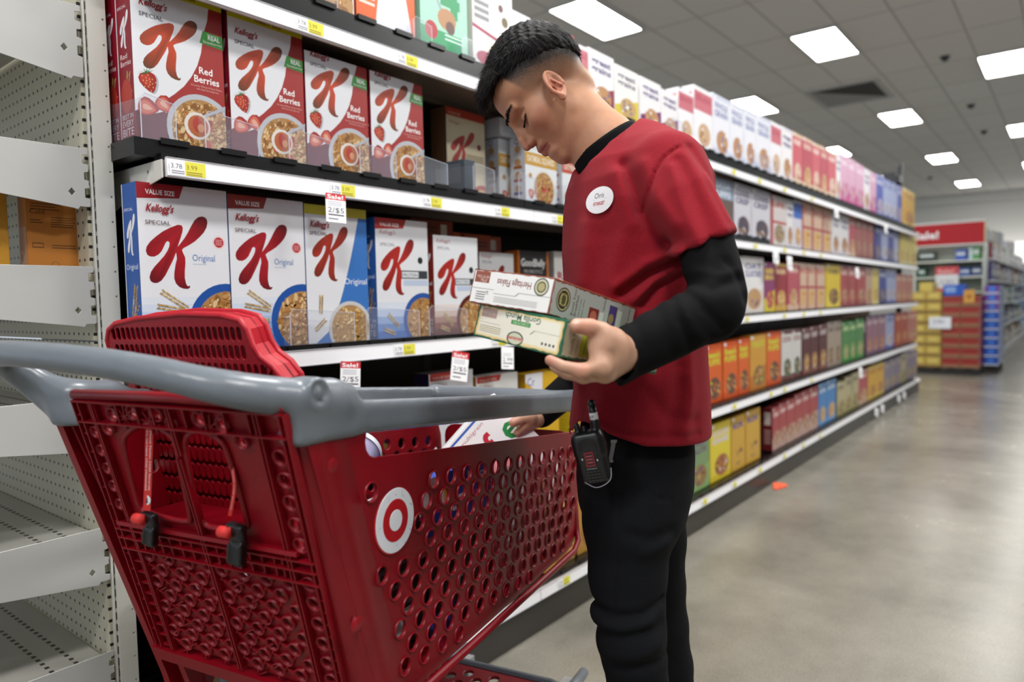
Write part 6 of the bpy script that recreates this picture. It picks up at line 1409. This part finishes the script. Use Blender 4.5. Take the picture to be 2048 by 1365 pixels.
def a_up(F, S, T):
    wavy(F, 'f6f5f2', .015, .03, .985, .96, .012)
    F.text('Heritage Flakes', .74, .78, .010, '8a4438', width=.42, rot=180, bold=.02)
    F.rect(.03, .62, .22, .95, '9a5a48'); F.text('NET WT 13.25oz', .205, .83, .004, 'f0e0d8', width=.15, rot=180); F.text('375g', .19, .72, .004, 'f0e0d8', width=.08, rot=180)
    F.disc(.86, .70, .085, '4a4636', 22); F.disc(.86, .70, .072, 'dcd8c0', 22); F.disc(.86, .70, .055, '6a6840', 18); F.disc(.86, .70, .04, 'b8b080', 14)
    F.poly([(.02, .44), (.30, .44), (.30, .455), (.02, .455)], '9a9a98'); F.poly([(.30, .34), (.58, .34), (.62, .44), (.98, .44), (.98, .455), (.61, .455), (.57, .355), (.30, .355)], '9a9a98')
    F.lines(.32, .85, .1, .28, 4, 'b8b4ac', .2); F.lines(.08, .2, .1, .38, 4, '8a8a88', .2); F.text('14', .24, .3, .006, '3a3a3a', width=.03, rot=90)
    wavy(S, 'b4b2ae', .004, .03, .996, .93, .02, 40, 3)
    S.disc(.12, .5, .075, '3c3428', 26, asp=1.0); S.disc(.12, .5, .066, 'c8b890', 26); S.disc(.12, .5, .058, '3c3428', 26); S.disc(.12, .5, .040, 'a89858', 18); S.disc(.12, .5, .03, '57502c', 14)
    S.text('PATH', .105, .36, .0045, 'e8dcb0', rot=90); S.text('ORGANIC', .155, .30, .003, 'e8dcb0', rot=90)
    for i, (tx, hh) in enumerate((("Boost Your", .006), ('Breakfast', .006), ('with these ideas', .003), ('Organic options', .003))): S.text(tx, .245+.035*i, .16, hh, '4a3a38', width=None, rot=90)
    S.rect(.42, .08, .54, .55, '8a2f2a'); S.disc(.48, .3, .04, 'c86a58', 12); S.rect(.55, .08, .60, .5, 'd8d6d0'); S.text('CRUNCH', .60, .55, .004, '4a3a38', rot=90)
    S.rect(.66, .15, .76, .8, '4a3a78'); S.disc(.70, .4, .035, 'a08458', 12); S.rect(.77, .12, .83, .72, 'd8d6d0'); S.rect(.90, .06, .97, .45, '7a7a3a'); S.text('ADD SEEDS', .93, .5, .003, '4a3a38', rot=90)
    T.rect(.01, .005, .99, .995, '8a4a3a')
    for i in range(14): T.disc((i*.37) % 1, (i*.23) % 1, .08, ('a06048', '7a3a2c')[i % 2], 8, asp=.5)
def a_lo(F, S, T):
    wavy(F, 'e8cf8e', .022, .05, .978, .93, .018, 26, 5); wavy(F, 'f6e6b8', .035, .09, .965, .90, .012, 26, 6); wavy(F, 'f8f4e2', .05, .14, .95, .86, .01, 26, 7)
    F.text('Gorilla Munch', .74, .88, .009, '35604a', width=.40, rot=180, bold=.02)
    F.rect(.42, .58, .64, .70, '3f9a48'); F.text('CORN PUFFS', .62, .675, .0035, 'e8f4d8', width=.18, rot=180)
    F.rect(.055, .62, .24, .88, 'c0a498'); F.text('NET WT 10oz', .22, .78, .004, 'e8dcd4', width=.15, rot=180)
    F.disc(.50, .20, .095, '33503e', 26, asp=1.15, ry=.055); F.disc(.50, .20, .080, 'd8dcc0', 26, ry=.045); F.rect(.41, .16, .59, .24, 'c05040'); F.text('ENVIROKIDZ', .585, .225, .004, 'f4e8d8', width=.16, rot=180); 
    F.poly([(.05, .46), (.30, .46), (.30, .47), (.05, .47)], '9a9a90'); F.poly([(.66, .40), (.70, .52), (.96, .52), (.96, .53), (.69, .53), (.65, .41)], '9a9a90'); F.lines(.06, .32, .18, .40, 4, 'b8ac88', .2)
    for i in range(4): F.disc(.80+.04*i, .24, .012, '5a5a4a', 8)
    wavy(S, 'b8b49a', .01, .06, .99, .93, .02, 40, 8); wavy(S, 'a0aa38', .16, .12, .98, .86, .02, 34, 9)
    S.text('Gorilla Munch', .10, .12, .006, '4a4a3a', width=None, rot=90); S.text('Organic', .14, .2, .004, '5a5a40', rot=90)
    for i in range(5): S.rect(.20+.035*i, .2, .213+.035*i, .8, '7d8430'); 
    S.rect(.36, .18, .40, .8, '5a5a3a'); S.disc(.55, .45, .06, '6a7430', 10); S.disc(.7, .6, .05, '7a8a3a', 10)
    T.rect(.01, .005, .99, .995, '2f7a58')
held(at_depth(1112, 556, .955), (.0239, .9913, .1292), (.9805, .002, -.1963), (-.1948, .1314, -.972), .148, .225, .050, a_up, 'upper held cereal box, white lid upside down with brown edges')
held(at_depth(1135, 640, .925), (.16, .975, .14), (.968, -.13, -.185), (-.151, .173, -.973), .178, .22, .050, a_lo, 'lower held cereal box with green edges and cream lid', edge='2a6a4c')

# ---------------------------------------------------------------- far end of the aisle: sale display, pallets, next shelving
def simple(name, lo, hi, col, label, cat, group=None, m=None, art=None, bev=.004):
    b = MB(); lo = np.array(lo, float); hi = np.array(hi, float); s = hi-lo; b.box((0, 0, 0), s, col, bev=bev)
    F = Face(b, (0, s[1], 0), (0, -1, 0), (0, 0, 1), s[1], s[2]); F.k = 20; S = Face(b, (0, 0, 0), (1, 0, 0), (0, 0, 1), s[0], s[2]); S.k = 20
    if art: art(F, S)
    o = b.build(name, m or PRINT); o.location = lo; return tag(o, label, cat, group)
EX = 12.5
t = tag(empty('sale_display', (EX, 1.5, 0)), 'grey-green end display rack under the red sale sign at the end of the aisle', 'display rack')
T_ = Matrix.Translation((-EX, -1.5, 0)); GG = 'b3bcae'
b = MB(); b.box((EX+.42, 1.06, 0), (EX+.46, 1.98, 2.12), GG); b.build('back_panel', PAINT, t, T_)
for y0_ in (1.06, 1.95): b = MB(); b.prism([(EX+.44, y0_, 0), (EX, y0_, 0), (EX, y0_, 1.72), (EX+.2, y0_, 1.86), (EX+.44, y0_, 1.86)], (0, .03, 0), 'bcc4b8'); b.build('side_panel', PAINT, t, T_)
for z in (1.15, 1.38, 1.62): b = MB(); b.box((EX+.0, 1.09, z-.025), (EX+.42, 1.95, z), 'd5d8cc'); b.build('shelf_board', PAINT, t, T_)
b = MB(); b.box((EX-.03, 1.07, 1.86), (EX+.0, 2.0, 2.17), 'b01a24'); b.box((EX-.028, 1.055, 1.85), (EX-.002, 1.07, 2.18), 'd8c8a0'); b.box((EX-.028, 1.04, 1.84), (EX+.1, 2.0, 1.86), 'e4e6e2'); b.box((EX-.02, 1.05, 2.17), (EX+.1, 2.0, 2.2), 'cfd6d2')
F = Face(b, (EX-.031, 2.0, 1.86), (0, -1, 0), (0, 0, 1), .93, .31); F.k = 10; F.text('Sale!', .02, .32, .11, 'f2eef0', width=.36, bold=.05); b.build('red_sale_sign', MATTE, t, T_)
packs = [(1.70, 1.93, 1.62, .15, '2d3a34', 'dark green and white'), (1.30, 1.44, 1.62, .16, '2f58b8', 'blue'), (1.13, 1.22, 1.62, .19, '5c9c5c', 'green'), (1.83, 1.93, 1.38, .14, '1f5a44', 'deep green'), (1.40, 1.52, 1.38, .15, '4f8a42', 'mid green'), (1.25, 1.39, 1.38, .12, '3a5ca8', 'blue'), (1.11, 1.23, 1.38, .13, '3c4f7c', 'slate blue'), (1.53, 1.60, 1.38, .15, '2c4a30', 'forest green'), (1.22, 1.27, 1.62, .18, 'b8d0d8', 'pale')]
for ya, yb_, z, h, c, nm in packs:
    simple('carton_pack', (EX+.06, ya, z), (EX+.3, yb_, z+h), c, '%s pack on the %s shelf of the sale display' % (nm, 'upper' if z > 1.5 else 'middle'), 'pack', 'packs on the sale display', art=lambda F, S: F.rect(.1, .45, .9, .75, 'd0d8d8'))
def pal(y0_, y1_, x0, nm):
    b = MB(); 
    for k in range(5): b.box((0, k*(y1_-y0_-.09)/4, .07), (.72, k*(y1_-y0_-.09)/4+.09, .09), '2a2622')
    for k in range(3): b.box((k*.31, 0, 0), (k*.31+.09, y1_-y0_, .07), '1e1b18')
    o = b.build('pallet', MATTE); o.location = (x0, y0_, 0); tag(o, nm, 'pallet')
pal(1.02, 1.86, 11.55, 'dark pallet under the yellow and red-brown cases'); pal(.84, 1.02, 12.0, 'dark narrow pallet under the blue cases')
LV = ['bottom', 'second', 'third', 'fourth', 'fifth', 'sixth', 'seventh', 'eighth', 'ninth', 'top']
for k in range(7):
    for j in (0, 1): simple('case', (11.56, 1.485+j*.19, .092+k*.153), (12.2, 1.67+j*.19, .238+k*.153), 'c0a550', 'yellow case in the %s layer of the pallet stack, %s column' % (LV[k], ('right', 'left')[j]), 'case', 'yellow cases on the pallet', art=lambda F, S: (F.rect(0, .0, 1, .28, '8f7440'), F.rect(.2, .45, .8, .8, 'd0bc68')))
simple('case', (11.58, 1.60, 1.163), (12.1, 1.76, 1.29), 'cdb75c', 'single yellow case on top of the yellow pallet stack', 'case')
for k in range(7):
    for j in (0, 1): simple('case', (11.56, 1.03+j*.225, .092+k*.143), (12.2, 1.25+j*.225, .230+k*.143), '9a5240', 'red-brown case in the %s layer of the pallet stack, %s column' % (LV[k], ('right', 'left')[j]), 'case', 'red-brown cases on the pallet', art=lambda F, S: (F.rect(.06, .45, .94, .9, '8f2a26'), F.rect(0, 0, 1, .25, '8a6a50'), S.rect(.1, .5, .9, .9, '8f2a26')))
simple('case', (11.62, 1.22, 1.093), (12.1, 1.47, 1.25), '2a5cc0', 'bright blue case on top of the red-brown stack', 'case', art=lambda F, S: F.rect(.1, .3, .6, .8, '86a8dc'))
simple('shelf_talker', (11.55, 1.09, .99), (11.56, 1.22, 1.17), 'cf9a48', 'orange tag card fixed on the red-brown cases', 'tag', art=lambda F, S: F.disc(.5, .5, .2, 'a85a28'))
simple('price_card', (11.53, 1.36, .635), (11.54, 1.63, .80), 'dfe3ea', 'white price card on the front of the pallet stacks', 'price card', art=lambda F, S: F.text('2/$5', .2, .5, .05, '5a6070', width=.5))
simple('sale_poster', (12.44, 1.38, 1.16), (12.46, 1.68, 1.53), 'dcdfe2', 'white sale poster with red header before the display rack', 'poster', art=lambda F, S: (F.rect(.0, .68, 1, 1, 'c8454a'), F.text('Sale!', .1, .74, .06, 'f0d8d8', width=.7), F.text('2/$5', .2, .3, .06, '8a8a98', width=.6), F.rect(0, 0, 1, .14, 'c8605c')))
for k in range(9):
    simple('case', (12.02, .85, .10+k*.126), (13.0, 1.015, .222+k*.126), ('1f4ab0' if k < 6 else '6a3f98'), '%s case, %s in the narrow stack beside the aisle' % ('blue' if k < 6 else 'violet', LV[k]), 'case', 'blue and violet cases', art=lambda F, S: (F.rect(.0, .0, 1, .2, 'c0cbe0'), F.disc(.5, .6, .25, '3f78d8'), S.rect(0, 0, 1, .2, 'b8c0cc'), S.rect(.05, .3, .95, .9, '8a94a8')))
# neighbouring shelving run beyond
t = tag(empty('shelving_unit', (13.3, 1.5, 0)), 'crowded shelving run beyond the sale display on the right', 'shelving'); T_ = Matrix.Translation((-13.3, -1.5, 0))
b = MB(); b.box((13.3, 1.45, 0), (25, 1.49, 2.0), '6a655e'); b.build('back_panel', PAINT, t, T_)
for z, nm in ((.14, 'floor'), (.55, 'low'), (.95, 'middle'), (1.32, 'high'), (1.66, 'uppermost')): simple('shelf', (13.3, 1.0, z-.032), (25, 1.445, z-.002), 'c0c2c2', 'long %s shelf of the run beyond the sale display' % nm, 'shelf', m=PAINT)
simple('kick_plate', (13.3, 1.01, 0), (25, 1.03, .10), 'a8a49c', 'pale kick plate at the foot of the run beyond the sale display', 'kick plate')
rd = random.Random(12); pal_ = (('navy', '2c3070'), ('maroon', '7a3038'), ('tan', 'b09878'), ('grey', '8a8a8c'), ('violet', '4a3a78'), ('cream', 'c8c0a8'), ('brown', '7a6450'), ('green', '6a8a60'), ('white', 'd4d6da'))
SHN = {.14: 'floor', .55: 'low', .95: 'middle', 1.32: 'high', 1.66: 'uppermost'}
for z in (.14, .55, .95, 1.32, 1.66):
    x = 13.34; k = 0
    while x < 24.5 and k < 22:
        w_ = rd.choice((.25, .35, .5)); nm, c = pal_[rd.randrange(9)] if not (z > 1.3 and k < 2) else pal_[(4, 0)[z > 1.5]]
        if z == 1.66 and k == 0: nm, c = pal_[1]
        simple('product_pack', (x, 1.04, z), (x+w_-.02, 1.3, z+rd.choice((.2, .25, .29))), c, '%s pack on the %s shelf beyond the sale display, %s from its near end' % (nm, SHN[z], ORD[k] if k < 8 else '%dth' % (k+1)), 'pack', 'packs on the far shelving', art=lambda F, S: (S.rect(.1, .3, .9, .6, 'c8c4bc'),))
        x += w_; k += 1
for i in range(6): simple('product_pack', (13.4+i*1.1, 1.1, 1.96-.02*(i % 2)), (14.1+i*1.1, 1.35, 2.12+.05*(i % 3)), ('b8bcc8', 'a09888', '8a9098')[i % 3], 'pale overstock pack on top of the far shelving run, %s from its near end' % ORD[i], 'pack', 'overstock packs')
simple('far_wall_glow_box', (28.6, -2.5, 2.05), (28.85, 2.6, 2.75), 'ffffff', 'glowing box standing in for the brightness above the coolers at the far wall', 'glow box', m=glow_mat('far_wall_glow', 1.6))  # added glowing box, stands in for the brightly lit far wall
simple('cooler_cabinet', (28.3, -2.5, 0), (28.9, 2.6, 2.04), '9aa6b0', 'long pale cooler cabinet against the far wall', 'cooler', art=lambda F, S: [F.rect(.02+.1*i, .1, .1+.1*i, .9, ('6a7a88', '88a070', '5a7090')[i % 3]) for i in range(10)])
